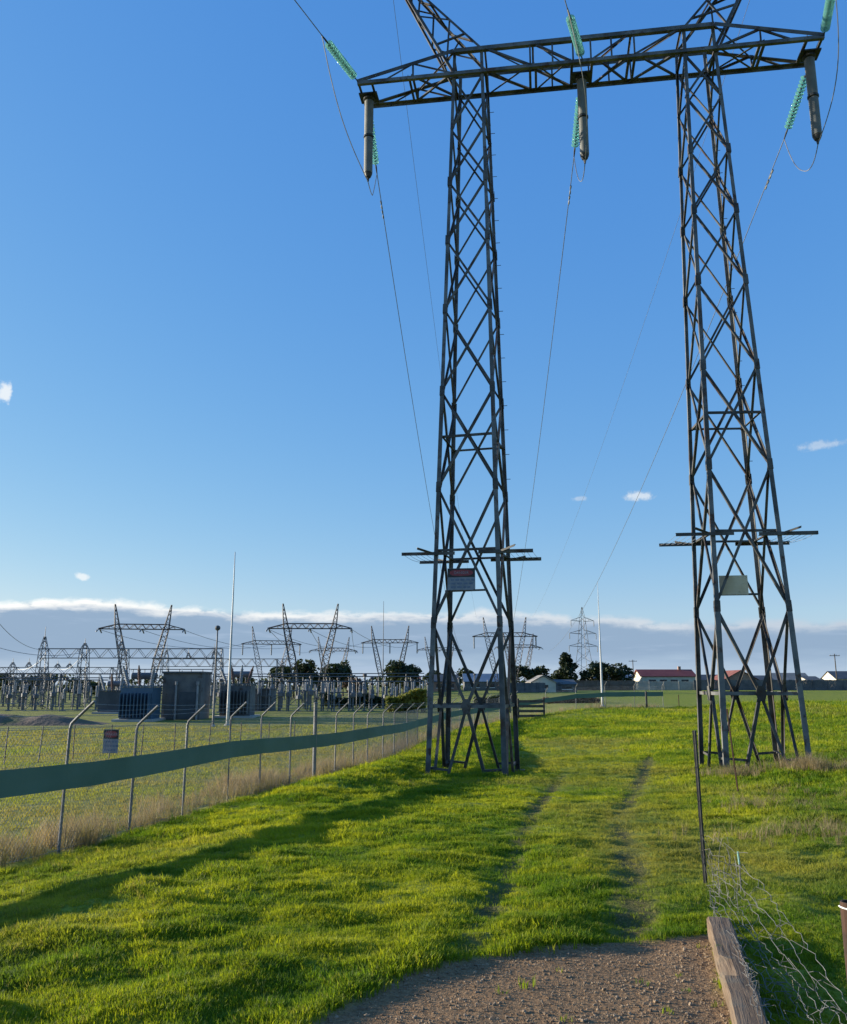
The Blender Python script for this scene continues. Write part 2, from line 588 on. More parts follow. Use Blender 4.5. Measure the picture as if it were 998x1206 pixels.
def rut_amount(x, y):
    x = np.asarray(x, float)
    y = np.asarray(y, float)
    r = np.zeros(x.shape)
    for R, wd in ((RUT_A, 0.20), (RUT_B, 0.26)):
        cx = np.interp(y, R[:, 1], R[:, 0])
        fade = sstep(y, R[0, 1] - 0.2, R[0, 1] + 0.3) * (1 - sstep(y, R[-1, 1] - 9, R[-1, 1]))
        wob = vnoise(x * 0.5 + 5, y * 0.5, 31) * 0.2
        g = np.exp(-((x - cx + wob) / wd) ** 2) * np.clip(0.48 + 0.62 * (vnoise(x * 1.1, y * 0.35, 33) + 0.5) * (0.4 + 1.2 * (vnoise(x * 7, y * 4, 35) + 0.5)), 0, 1) * fade
        r = np.maximum(r, g)
    return np.clip(r, 0, 1)


def ground_z(x, y):
    x = np.asarray(x, float)
    y = np.asarray(y, float)
    z = base_z(x, y)
    fx = np.where(y > 69.5, -1e3, fence_x(y))
    outside = sstep(x, fx - 0.2, fx + 0.6)           # 1 on the rough side of the fence
    fade = 1 - sstep(np.hypot(x, y), 45, 90)
    pd = pad_dist(x, y)
    g = sstep(pd, -0.05, 0.25)
    lump = 0.07 * vnoise(x / 2.6, y / 2.6, 1) + 0.058 * vnoise(x / 0.9 + 3, y / 0.75, 2) + 0.075 * vnoise(x / 0.40, y / 0.34 + 9, 3) + 0.05 * vnoise(x / 0.2, y / 0.17 + 9, 4)
    right = sstep(x - 0.33 * y, 0.6, 1.6)
    z = z + lump * fade * (0.25 + 0.75 * outside) * g * (0.9 + 0.9 * right)
    z = z - rut_amount(x, y) * 0.028
    z = z - 0.022 * (1 - sstep(pd, -0.10, 0.02)) + 0.010 * vnoise(x * 5, y * 5, 8) * (1 - g)
    return z


def gz(x, y):
    return float(ground_z(np.array([x]), np.array([y]))[0])


def ray(px, py):
    v = PH / 2 - py
    return Vector((px - PW / 2, F * CP - v * SP, F * SP + v * CP)) / F


def hit(px, py, dz=0.0):
    """place on the ground (raised by dz) seen at a photo pixel"""
    r = ray(px, py)
    lo, hi = 1.0, 400.0
    for t in np.geomspace(1.0, 400, 500):
        if r.z * t < gz(r.x * t, r.y * t) + dz:
            hi = t
            break
        lo = t
    for _ in range(18):
        m = (lo + hi) / 2
        if r.z * m < gz(r.x * m, r.y * m) + dz:
            hi = m
        else:
            lo = m
    return r * hi


def at(px, D, z=None):
    """ground place (or height z) at forward distance D in the direction of photo column px"""
    x = (px - PW / 2) / F * D
    for _ in range(6):
        zz = gz(x, D) if z is None else z
        x = (px - PW / 2) / F * (D * CP + zz * SP)
    return Vector((x, D, gz(x, D) if z is None else z))


def z_at(py, D):
    """height seen at photo row py at forward distance D"""
    v = PH / 2 - py
    r = (F * SP + v * CP) / (F * CP - v * SP)
    return r * D


# ------------------------------------------------------------------ ground
def stretch(n, c, inner, outer_lo, outer_hi):
    """n samples, dense (about 'inner' apart) round c and stretched out to the far limits"""
    def half(limit, k):
        lo, hi = 1e-6, 5.0
        for _ in range(80):
            g = (lo + hi) / 2
            s = inner * math.sinh(g * k) / math.sinh(g) if g * k < 600 else 1e30
            if s > limit:
                hi = g
            else:
                lo = g
        return inner * np.sinh(lo * np.arange(1, k + 1)) / math.sinh(lo)
    k1 = int(n * 0.42)
    k2 = n - k1
    return np.concatenate([c - half(c - outer_lo, k1)[::-1], [c], c + half(outer_hi - c, k2)])


def terrain_material():
    m = bpy.data.materials.new('pasture')
    m.use_nodes = True
    t = m.node_tree
    t.nodes.clear()
    w = NT(t)
    geo = w.n('ShaderNodeNewGeometry')
    pos = geo.outputs['Position']

    def attr(n):
        return w.n('ShaderNodeAttribute', attribute_name=n).outputs['Fac']
    dirt, field, wet = attr('dirt'), attr('field'), attr('lush')
    n1 = w.noise(pos, 0.35, 4, 0.6)
    n2 = w.noise(pos, 3.0, 5, 0.65)
    n3 = w.noise(pos, 28.0, 4, 0.7)
    green = w.mix(w.smooth(n2, 0.3, 0.7), (0.135, 0.175, 0.02), (0.265, 0.285, 0.035))
    green = w.mix(w.smooth(n1, 0.45, 0.75), green, (0.23, 0.23, 0.04))
    green = w.mix(w.smooth(n3, 0.45, 0.75, 0.0, 0.6), green, (0.07, 0.10, 0.015))
    yard = w.mix(w.smooth(n1, 0.35, 0.65), (0.17, 0.19, 0.035), (0.23, 0.22, 0.06))
    yard = w.mix(w.smooth(n2, 0.45, 0.75, 0, 0.7), yard, (0.22, 0.18, 0.09))
    yard = w.mix(w.smooth(n3, 0.5, 0.75, 0, 0.45), yard, (0.07, 0.08, 0.025))
    c = w.mix(field, green, yard)
    soil = w.mix(w.smooth(n3, 0.3, 0.7), (0.175, 0.100, 0.050), (0.295, 0.183, 0.097))
    soil = w.mix(wet, soil, (0.055, 0.042, 0.024))
    soil = w.mix(w.smooth(w.noise(pos, 75, 3, 0.7), 0.55, 0.7), soil, (0.32, 0.225, 0.13))
    c = w.mix(dirt, c, soil)
    bs = w.n('ShaderNodeBsdfPrincipled')
    bs.inputs['Roughness'].default_value = 0.95
    bs.inputs['Specular IOR Level'].default_value = 0.12
    w.link(c, bs.inputs['Base Color'])
    bn = w.n('ShaderNodeBump')
    bn.inputs['Strength'].default_value = 0.8
    bn.inputs['Distance'].default_value = 0.03
    w.link(w.m('ADD', n3, w.m('MULTIPLY', n2, 1.2)), bn.inputs['Height'])
    w.link(bn.outputs[0], bs.inputs['Normal'])
    out = w.n('ShaderNodeOutputMaterial')
    w.link(bs.outputs[0], out.inputs[0])
    return m


def grid_object(name, xs, ys, zf, mat):
    X, Y = np.meshgrid(xs, ys)
    Z = zf(X, Y)
    nx, ny = len(xs), len(ys)
    co = np.stack([X, Y, Z], -1).reshape(-1, 3).astype(np.float32)
    i = np.arange(nx * ny).reshape(ny, nx)
    q = np.stack([i[:-1, :-1], i[:-1, 1:], i[1:, 1:], i[1:, :-1]], -1).reshape(-1, 4)
    me = bpy.data.meshes.new(name)
    me.vertices.add(len(co))
    me.vertices.foreach_set('co', co.ravel())
    me.loops.add(q.size)
    me.loops.foreach_set('vertex_index', q.ravel().astype(np.int32))
    me.polygons.add(len(q))
    me.polygons.foreach_set('loop_start', np.arange(0, q.size, 4, dtype=np.int32))
    me.polygons.foreach_set('use_smooth', np.ones(len(q), bool))
    me.update(calc_edges=True)
    me.materials.append(mat)
    return link(name, me), X.ravel(), Y.ravel()


def put_attr(me, name, vals, kind='FLOAT'):
    a = me.attributes.new(name, kind, 'POINT')
    if kind == 'FLOAT':
        a.data.foreach_set('value', np.asarray(vals, np.float32).ravel())
    elif kind == 'INT':
        a.data.foreach_set('value', np.asarray(vals, np.int32).ravel())
    else:
        a.data.foreach_set('vector', np.asarray(vals, np.float32).ravel())


def soil_amount(X, Y):
    pd = pad_dist(X, Y) + 0.12 * vnoise(X * 3.1, Y * 3.1, 21) + 0.07 * vnoise(X * 9, Y * 9, 22)
    d = 1 - sstep(pd, -0.06, 0.05)
    r = rut_amount(X, Y)
    return np.maximum(d, np.clip((r - 0.28) * 1.5, 0, 0.78))


def yard_amount(X, Y):
    fx = np.where(Y > 69.5, 7.3 - (Y - 69.5) * 0.05, fence_x(Y))
    f = 1 - sstep(X, fx - 0.3, fx + 0.25)
    return np.maximum(f, sstep(Y, 71, 74) * (1 - sstep(X, 19, 26)) * 0.7)


xs = stretch(430, 0.5, 0.055, -3000, 3000)
ys = stretch(520, 6.0, 0.055, -400, 5000)
ground, GX, GY = grid_object('ground', xs, ys, ground_z, terrain_material())
tag(ground, 'green pasture with lumpy grass, wheel ruts and a worn dirt patch', 'ground', kind='structure')
put_attr(ground.data, 'dirt', soil_amount(GX, GY))
put_attr(ground.data, 'field', yard_amount(GX, GY))
put_attr(ground.data, 'lush', sstep(pad_dist(GX, GY), 0.05, 0.4))


# ------------------------------------------------------------------ grass: tufts scattered by geometry nodes
def tuft_mesh(name, n, h, spread, wid, mat, seed, lean=0.5):
    rg = random.Random(seed)
    mb = MB()
    for k in range(n):
        an = rg.uniform(0, 2 * math.pi)
        r = spread * math.sqrt(rg.random())
        bx_, by_ = r * math.cos(an), r * math.sin(an)
        la = an + rg.uniform(-0.9, 0.9)
        le = lean * rg.uniform(0.25, 1.1)
        hh = h * rg.uniform(0.55, 1.1)
        wd = wid * rg.uniform(0.7, 1.3)
        sx, sy = -math.sin(la + rg.uniform(-1, 1)), math.cos(la + rg.uniform(-1, 1))
        dx, dy = math.cos(la) * le * hh, math.sin(la) * le * hh
        p0 = (bx_, by_, -0.015)
        p1 = (bx_ + dx * 0.32, by_ + dy * 0.32, hh * 0.58)
        p2 = (bx_ + dx, by_ + dy, hh * (1 - 0.18 * le))
        v = [(p0[0] - sx * wd, p0[1] - sy * wd, p0[2]), (p0[0] + sx * wd, p0[1] + sy * wd, p0[2]),
             (p1[0] + sx * wd * 0.8, p1[1] + sy * wd * 0.8, p1[2]), (p1[0] - sx * wd * 0.8, p1[1] - sy * wd * 0.8, p1[2]), p2]
        mb.add(v, [(0, 1, 2, 3), (3, 2, 4)])
    me = mb.mesh(name)
    me.materials.append(mat)
    return me


def scatter(name, pts, scl, tint, dry, kinds, variants, label, cat, tilt=0.12):
    me = bpy.data.meshes.new(name)
    me.vertices.add(len(pts))
    me.vertices.foreach_set('co', np.asarray(pts, np.float32).ravel())
    n = len(pts)
    rot = np.stack([RNG.normal(0, tilt, n), RNG.normal(0, tilt, n), RNG.uniform(0, 6.283, n)], -1)
    put_attr(me, 'rot', rot, 'FLOAT_VECTOR')
    put_attr(me, 'scl', scl)
    put_attr(me, 'tint', tint)
    put_attr(me, 'dry', dry)
    put_attr(me, 'pick', kinds, 'INT')
    o = tag(link(name, me), label, cat, kind='stuff')
    c = bpy.data.collections.new(name + '_tufts')
    for i, v in enumerate(variants):
        c.objects.link(bpy.data.objects.new('%s_tuft_%d' % (name, i), v))
    g = bpy.data.node_groups.new(name + '_scatter', 'GeometryNodeTree')
    g.interface.new_socket('Geometry', in_out='INPUT', socket_type='NodeSocketGeometry')
    g.interface.new_socket('Geometry', in_out='OUTPUT', socket_type='NodeSocketGeometry')
    w = NT(g)
    gi, go = w.n('NodeGroupInput'), w.n('NodeGroupOutput')
    ip = w.n('GeometryNodeInstanceOnPoints')
    ci = w.n('GeometryNodeCollectionInfo')
    ci.inputs['Collection'].default_value = c
    ci.inputs['Separate Children'].default_value = True
    ci.inputs['Reset Children'].default_value = True

    def na(nm, kind):
        q = w.n('GeometryNodeInputNamedAttribute', data_type=kind)
        q.inputs[0].default_value = nm
        return q.outputs[0]
    w.link(gi.outputs[0], ip.inputs['Points'])
    w.link(ci.outputs[0], ip.inputs['Instance'])
    ip.inputs['Pick Instance'].default_value = True
    w.link(na('pick', 'INT'), ip.inputs['Instance Index'])
    e2r = w.n('FunctionNodeEulerToRotation')
    w.link(na('rot', 'FLOAT_VECTOR'), e2r.inputs[0])
    w.link(e2r.outputs[0], ip.inputs['Rotation'])
    w.link(na('scl', 'FLOAT'), ip.inputs['Scale'])
    w.link(ip.outputs[0], go.inputs[0])
    o.modifiers.new('scatter', 'NODES').node_group = g
    return o


def pasture_grass():
    # radial density falling with distance, tufts growing so that the cover stays closed
    P = []
    for (r0, r1, dens, s) in ((3.2, 7, 1900, 0.62), (7, 12, 900, 0.80), (12, 20, 360, 1.15), (20, 34, 130, 1.7), (34, 60, 40, 2.6), (60, 95, 12, 3.8)):
        a0, a1 = math.radians(-36), math.radians(36)
        area = (a1 - a0) / 2 * (r1 ** 2 - r0 ** 2)
        n = int(area * dens)
        r = np.sqrt(RNG.uniform(r0 ** 2, r1 ** 2, n))
        a = RNG.uniform(a0, a1, n)
        P.append(np.stack([r * np.sin(a), r * np.cos(a), np.full(n, s) * np.sqrt(r / ((r0 + r1) / 2))], -1))
    P = np.concatenate(P)
    x, y, s = P.T
    fx = fence_x(y)
    keep = (x > fx + 0.15 + 0.25 * vnoise(x, y, 5)) | (y > 69.5)
    keep &= ~((y > 66) & (x < 7.8)) & (y < 71 + np.clip(x - 20, 0, 20))
    soil = soil_amount(x, y)
    inpad = 1 - sstep(pad_dist(x, y), -0.22, 0.05)
    tuftlet = np.exp(-(np.hypot(x - 0.56, y - 5.12) / 0.07) ** 2) * 0.9
    keep &= RNG.random(len(x)) > np.clip(soil * 1.1 + inpad * 0.5 - tuftlet, 0, 0.9985)
    x, y, s, soil = x[keep], y[keep], s[keep], soil[keep]
    z = ground_z(x, y)
    pd = pad_dist(x, y)
    hgt = 0.6 * vnoise(x / 0.9, y / 0.8, 41) + 0.9 * vnoise(x / 0.3, y / 0.26, 42)
    s = s * (0.95 + 0.95 * hgt) * RNG.uniform(0.75, 1.3, len(x))
    mown = sstep(vnoise(x / 5, y / 7, 44) + 0.25 * np.exp(-((x - 0.17 * y - 0.6) / (1.2 + 0.05 * y)) ** 2) * 2, 0.1, 0.5)
    s = np.clip(s * (1 - 0.38 * mown), 0.25, 9) * (1 - 0.45 * np.clip(rut_amount(x, y), 0, 1))
    s = s * (1 + 0.35 * np.exp(-(pd / 0.16) ** 2) * (y < 7.5))
    right = sstep(x - 0.33 * y, 0.5, 1.3)
    s = s * (1 + 0.25 * right)
    tint = np.clip(0.45 + 1.1 * vnoise(x / 1.6, y / 1.3, 45) + 0.9 * vnoise(x / 0.35, y / 0.35, 46) + RNG.normal(0, 0.18, len(x)) - 0.12 * right, 0, 1)
    dry = np.clip(0.9 * (vnoise(x / 3.2, y / 3.2, 47) - 0.18) + 0.35 * rut_amount(x, y) + 0.25 * mown + 0.5 * right * np.clip(vnoise(x / 0.8, y / 0.8, 49) + 0.12, 0, 1) + (RNG.random(len(x)) < 0.05) * 0.6, 0, 0.75)
    V = [tuft_mesh('grass_tuft', 14, 0.052, 0.055, 0.0031, MATS['grass_blade'], 100 + i, 0.75) for i in range(5)]
    V += [tuft_mesh('grass_tuft', 9, 0.08, 0.045, 0.003, MATS['grass_blade'], 120 + i, 0.6) for i in range(2)]
    k = RNG.choice(7, len(x), p=[.17, .17, .17, .17, .16, .08, .08])
    scatter('pasture_grass', np.stack([x, y, z], -1), s, tint, dry, k, V, 'short bright green grass covering the pasture in lumpy tufts', 'grass')
    return len(x)


NG = pasture_grass()


def dry_grass():
    pts, scl, tint, dry, kd = [], [], [], [], []
    L = np.concatenate([FENCE, FAR_LEG[1:]])
    for i in range(len(L) - 1):
        a, b = L[i], L[i + 1]
        ln = math.hypot(*(b - a))
        nrm = np.array([-(b - a)[1], (b - a)[0]]) / ln       # to the yard side
        D = (a[1] + b[1]) / 2
        dens = 42 if D < 30 else (20 if D < 50 else 9)
        for k in range(int(ln * dens * 1.7)):
            t = random.random()
            off = random.gauss(0.45, 0.5)
            if off < -0.25 or off > 1.9:
                continue
            p = a + (b - a) * t + nrm * off
            clump = float(vnoise(np.array([p[0] / 0.7]), np.array([p[1] / 0.9]), 61)[0])
            if clump < -0.22 and D < 22:
                continue
            near = max(0.0, 1 - D / 16)
            pts.append((p[0], p[1], gz(p[0], p[1])))
            hs = (0.75 + 0.9 * clump) * random.uniform(0.6, 1.25) * (0.8 - 0.25 * near)
            scl.append(max(0.25, hs))
            tint.append(min(1, max(0, 0.45 + clump + random.gauss(0, 0.25))))
            dry.append(min(0.9, max(0, 0.12 + 0.5 * near * random.random() + random.gauss(0, 0.12) - 0.25 * off + (0.35 if off < 0.05 else 0))))
            kd.append(random.randrange(4))
    # rank clumps at the feet of the right tower leg and along the fallen mesh
    for (px, py, n, rad, s0) in ((950, 907, 170, 0.45, 0.75), (905, 950, 60, 0.5, 0.4), (965, 985, 110, 0.6, 0.38), (862, 915, 80, 0.4, 0.55), (940, 935, 60, 0.7, 0.35)):
        c = hit(px, py)
        for k in range(n):
            x, y = c.x + random.gauss(0, rad), c.y + random.gauss(0, rad)
            pts.append((x, y, gz(x, y)))
            scl.append(s0 * random.uniform(0.6, 1.2))
            tint.append(random.random())
            dry.append(random.uniform(0, 0.6))
            kd.append(random.randrange(4))
    V = [tuft_mesh('dry_tuft', 16, 0.62, 0.09, 0.0042, MATS['dry_blade'], 300 + i, 0.55) for i in range(4)]
    scatter('dry_grass', np.array(pts), np.array(scl), np.array(tint), np.array(dry), np.array(kd), V,
            'tall straw coloured dry grass along the foot of the wire fence', 'grass', 0.1)


dry_grass()


def yard_grass():
    P = []
    for (r0, r1, dens, s) in ((7, 14, 120, 1.0), (14, 24, 60, 1.3), (24, 40, 22, 1.9), (40, 62, 8, 2.8)):
        a0, a1 = math.radians(-36), math.radians(2)
        n = int((a1 - a0) / 2 * (r1 ** 2 - r0 ** 2) * dens)
        r = np.sqrt(RNG.uniform(r0 ** 2, r1 ** 2, n))
        a = RNG.uniform(a0, a1, n)
        P.append(np.stack([r * np.sin(a), r * np.cos(a), np.full(n, s)], -1))
    x, y, s = np.concatenate(P).T
    k = x < fence_x(y) - 0.2
    x, y, s = x[k], y[k], s[k]
    n = len(x)
    V = [tuft_mesh('mown_tuft', 10, 0.042, 0.06, 0.003, MATS['grass_blade'], 400 + i, 0.9) for i in range(3)]
    tint = np.clip(0.42 + 0.5 * vnoise(x / 2, y / 2, 71) + RNG.normal(0, 0.05, n), 0, 1)
    dry = np.clip(0.5 + 0.7 * vnoise(x / 3, y / 2.2, 72) + RNG.normal(0, 0.05, n), 0.15, 0.9)
    scatter('mown_grass', np.stack([x, y, ground_z(x, y)], -1), s * RNG.uniform(0.7, 1.3, n), tint, dry, RNG.integers(0, 3, n), V,
            'thin mown olive grass inside the substation fence', 'grass')


yard_grass()


def gravel():
    n = 9000
    x = RNG.uniform(-0.9, 2.0, n * 3)
    y = RNG.uniform(3.6, 6.1, n * 3)
    k = (pad_dist(x, y) < -0.03) & (RNG.random(n * 3) < 0.35 + 0.9 * (vnoise(x * 1.4, y * 1.4, 81) + 0.4))
    x, y = x[k][:n], y[k][:n]
    V = []
    for i in range(5):
        rg = random.Random(500 + i)
        mb = MB()
        ring = []
        for lv, (rr, zz) in enumerate(((0.75, -0.35), (1.0, 0.1), (0.6, 0.55))):
            for j in range(6):
                an = j * math.pi / 3 + lv * 0.4
                q = rr * rg.uniform(0.75, 1.2)
                ring.append((q * math.cos(an), q * math.sin(an), zz * rg.uniform(0.8, 1.2)))
        fs = [(l * 6 + j, l * 6 + (j + 1) % 6, (l + 1) * 6 + (j + 1) % 6, (l + 1) * 6 + j) for l in range(2) for j in range(6)]
        fs += [(12, 13, 14, 15, 16, 17)]
        mb.add(ring, fs)
        me = mb.mesh('pebble')
        me.materials.append(MATS['stone'])
        V.append(me)
    s = np.clip(RNG.lognormal(-5.6, 0.5, len(x)), 0.0015, 0.014)
    scatter('loose_gravel', np.stack([x, y, ground_z(x, y) + s * 0.25], -1), s, s * 0, s * 0, RNG.integers(0, 5, len(x)), V,
            'loose small stones scattered over the bare dirt patch', 'gravel', 0.4)


gravel()


# ------------------------------------------------------------------ the near transmission tower
TH = 0.1405
TA = Vector((math.cos(TH), -math.sin(TH), 0))          # along the crossarm, left to right
TN = Vector((math.sin(TH), math.cos(TH), 0))           # away from the camera
TC = Vector((5.5148, 26.0, 0))
ZB = {-1: -2.66, 1: -2.284}
ZC, SB, ST, BB, BT = 20.908, 8.0498, 7.7312, 1.1658, 0.549
CD_, CC, CO = 0.68, 0.90, 3.98                          # crossarm half depth, height, outreach beyond the column
UP = Vector((0, 0, 1))


def tp(u, v, z):
    return TC + TA * u + TN * v + UP * z


tower = empty('transmission_tower', tp(0, 0, -2.6))
tag(tower, 'tall weathered steel lattice portal tower with two columns standing on the grass', 'transmission tower')
tower_inv = Matrix.Translation(-Vector(tower.location))


def tpart(mb, name, mat='weathered_brace', parent=None):
    off = tower.location
    mb.v = [(q[0] - off.x, q[1] - off.y, q[2] - off.z) for q in mb.v]
    return mb.build(name, MATS[mat], parent or tower)


def member(name, p0, p1, n, w, flip=False, inset=0.0, mat='weathered_brace', trim=0.0):
    """one steel angle in a face with outward normal n"""
    p0, p1, n = Vector(p0), Vector(p1), Vector(n)
    d = (p1 - p0).normalized()
    a = n.cross(d).normalized()
    if flip:
        a = -a
    o = -n * inset - a * (w * 0.5)
    mb = MB().angle(p0 + o + d * trim, p1 + o - d * trim, a, -n, w)
    return tpart(mb, name, mat)


LEVELS = [0.0, 4.5, 8.72, 11.9, 14.75, 17.25, 19.45, 21.5]
FACES = [((-1, -1), (1, -1)), ((1, -1), (1, 1)), ((1, 1), (-1, 1)), ((-1, 1), (-1, -1))]


def column(s):
    zb = ZB[s]
    H = ZC - zb

    tw = 0.11 if s < 0 else -0.09                       # each column is turned a little about its own axis
    ct, st_ = math.cos(tw), math.sin(tw)

    def cn(w, e, h, sh=1.0):
        k = h / H
        cu = s * (SB + (ST - SB) * k) / 2
        hw = BB + (BT - BB) * k
        du, dv = w * hw * sh, e * hw * sh * (1.10 - 0.10 * k)
        return tp(cu + du * ct + dv * st_, dv * ct - du * st_, zb + h)
    lv = LEVELS + [H]
    # legs, spliced at the panel points, rusting at the foot
    for w in (-1, 1):
        for e in (-1, 1):
            a, b = TA * -w, TN * -e
            segs = [(-0.25, 4.62, 0.15), (4.5, 11.95, 0.13), (11.8, 17.3, 0.118), (17.2, H + CC, 0.108)]
            for i, (h0, h1, wd) in enumerate(segs):
                off = (a + b) * (-0.008 * (len(segs) - i))
                mb = MB().angle(cn(w, e, h0) + off, cn(w, e, h1) + off, a, b, wd)
                tpart(mb, 'leg', 'galvanised_steel' if e < 0 or i > 0 else 'weathered_brace')
            # concrete footing stub and splice plates
            fp = cn(w, e, 0.0)
            gzz = gz(fp.x, fp.y)
            tpart(MB().box((fp.x, fp.y, gzz - 0.05), (0.36, 0.36, 0.18), -TH), 'footing', 'soil_bank')
            for h in (4.5, 8.72, 11.9, 14.75, 17.25, 19.45):
                c0 = cn(w, e, h - 0.16)
                c1 = cn(w, e, h + 0.16)
                mb = MB().angle(c0 - (a + b) * 0.038, c1 - (a + b) * 0.038, a, b, 0.165, 0.018)
                tpart(mb, 'splice_plate', 'weathered_brace')
    for (f0, f1) in FACES:
        nrm = (cn(f0[0], f0[1], 0) + cn(f1[0], f1[1], 0)) / 2 - cn(0, 0, 0)
        nrm = Vector((nrm.x, nrm.y, 0)).normalized()
        # X bracing of every panel above the base
        for i in range(1, len(lv) - 1):
            h0, h1 = lv[i], lv[i + 1]
            wd = 0.080 if i < 3 else 0.066
            member('diagonal_brace', cn(*f0, h0), cn(*f1, h1), nrm, wd, inset=0.022)
            member('diagonal_brace', cn(*f1, h0), cn(*f0, h1), nrm, wd, inset=0.048, flip=True)
        # belts where the two big panels cross
        for h in (6.72, 10.38):
            member('belt_brace', cn(*f0, h), cn(*f1, h), nrm, 0.07, inset=0.07)
        member('belt_brace', cn(*f0, 2.05), cn(*f1, 2.05), nrm, 0.095, inset=0.02, mat='galvanised_steel')
        # base panel: X down to a gusset on the belt, then splayed to the ground
        mid = (cn(*f0, 2.05) + cn(*f1, 2.05)) / 2
        e0, e1 = cn(*f0, 2.05) - mid, cn(*f1, 2.05) - mid
        for q, e in ((f0, e0), (f1, e1)):
            g = (cn(*f0, -0.2) + cn(*f1, -0.2)) / 2 + (cn(*q, -0.2) - (cn(*f0, -0.2) + cn(*f1, -0.2)) / 2) * 0.53
            member('base_brace', cn(*q, 4.5), mid, nrm, 0.088, inset=0.03, flip=(q == f1))
            member('base_brace', mid, g, nrm, 0.088, inset=0.05, flip=(q == f1))
            gl = mid + (g - mid) * 0.80
            member('foot_strut', cn(*q, 0.30), gl, nrm, 0.065, inset=0.06)
        d = (e1 - e0).normalized()
        pl = MB()
        q4 = [mid + d * sx * 0.15 + UP * sz * 0.21 for sx, sz in ((-0.6, -1), (0.6, -1), (1, 0), (0.6, 1), (-0.6, 1), (-1, 0))]
        pl.add([p + nrm * 0.012 for p in q4] + [p - nrm * 0.012 for p in q4],
               [tuple(range(6)), tuple(reversed(range(6, 12)))] + [(j, j + 6, (j + 1) % 6 + 6, (j + 1) % 6) for j in range(6)])
        tpart(pl, 'gusset_plate')
    # outriggers of the climbing guard with their barbed strands
    for w in (-1, 1):
        ends = {}
        for e in (-1, 1):
            p = cn(w, e, 6.6 + (0.06 if e > 0 else 0))
            q0 = p - TA * w * 0.62 + TN * e * 0.06
            q1 = p + TA * w * 1.02 + TN * e * 0.06
            member('guard_bar', q0, q1, TN * e, 0.10, inset=-0.02)
            ends[e] = (p, q1)
            member('guard_stay', p + UP * 0.02 + TN * e * 0.02, p + TA * w * 0.5 + TN * e * 0.32 + UP * 0.16, UP, 0.06)
        for k in range(6):
            t = 0.12 + 0.17 * k
            a_ = ends[-1][0].lerp(ends[-1][1], t)
            b_ = ends[1][0].lerp(ends[1][1], t)
            pts = [a_.lerp(b_, j / 8) - UP * 0.05 * math.sin(math.pi * j / 8) for j in range(9)]
            tpart(MB().tube(pts, 0.006, 4), 'barbed_strand', 'fence_wire')
    # climbing bolts on one leg
    for k in range(34):
        h = 8.9 + k * 0.42
        p = cn(1, 1, h)
        dr = TA if k % 2 else TN
        tpart(MB().tube([p, p + dr * 0.15], 0.011, 5), 'climbing_bolt', 'galvanised_steel')
    # earthwire peak leaning outwards
    apex = tp(s * 6.85, 0, 26.2)
    base = {}
    for w in (-1, 1):
        for e in (-1, 1):
            outer = (w == s)
            q = tp(s * ST / 2 + w * BT, e * BT, ZC + (0.0 if outer else CC))
            base[(w, e)] = q
            tip = apex + TA * w * 0.07 + TN * e * 0.07
            mb = MB().angle(q, tip, TA * -w, TN * -e, 0.105)
            tpart(mb, 'peak_leg', 'weathered_brace')
    for (f0, f1) in FACES:
        nrm = (base[f0] + base[f1]) / 2 - (base[(-1, -1)] + base[(1, 1)]) / 2
        nrm = nrm.normalized()
        ap0 = apex
        for i in range(5):
            t0, t1 = 1 - 0.72 ** (i + 0.35), 1 - 0.72 ** (i + 1.35)
            a0, a1 = base[f0].lerp(ap0, t0), base[f1].lerp(ap0, t1)
            if i % 2:
                a0, a1 = base[f1].lerp(ap0, t0), base[f0].lerp(ap0, t1)
            member('peak_brace', a0, a1, nrm, 0.06, inset=0.02)
        if f0[1] == f1[1]:
            member('peak_brace', base[f0].lerp(ap0, 0.28), base[f1].lerp(ap0, 0.20), nrm, 0.06, inset=0.02)
    return cn


CN = {s: column(s) for s in (-1, 1)}


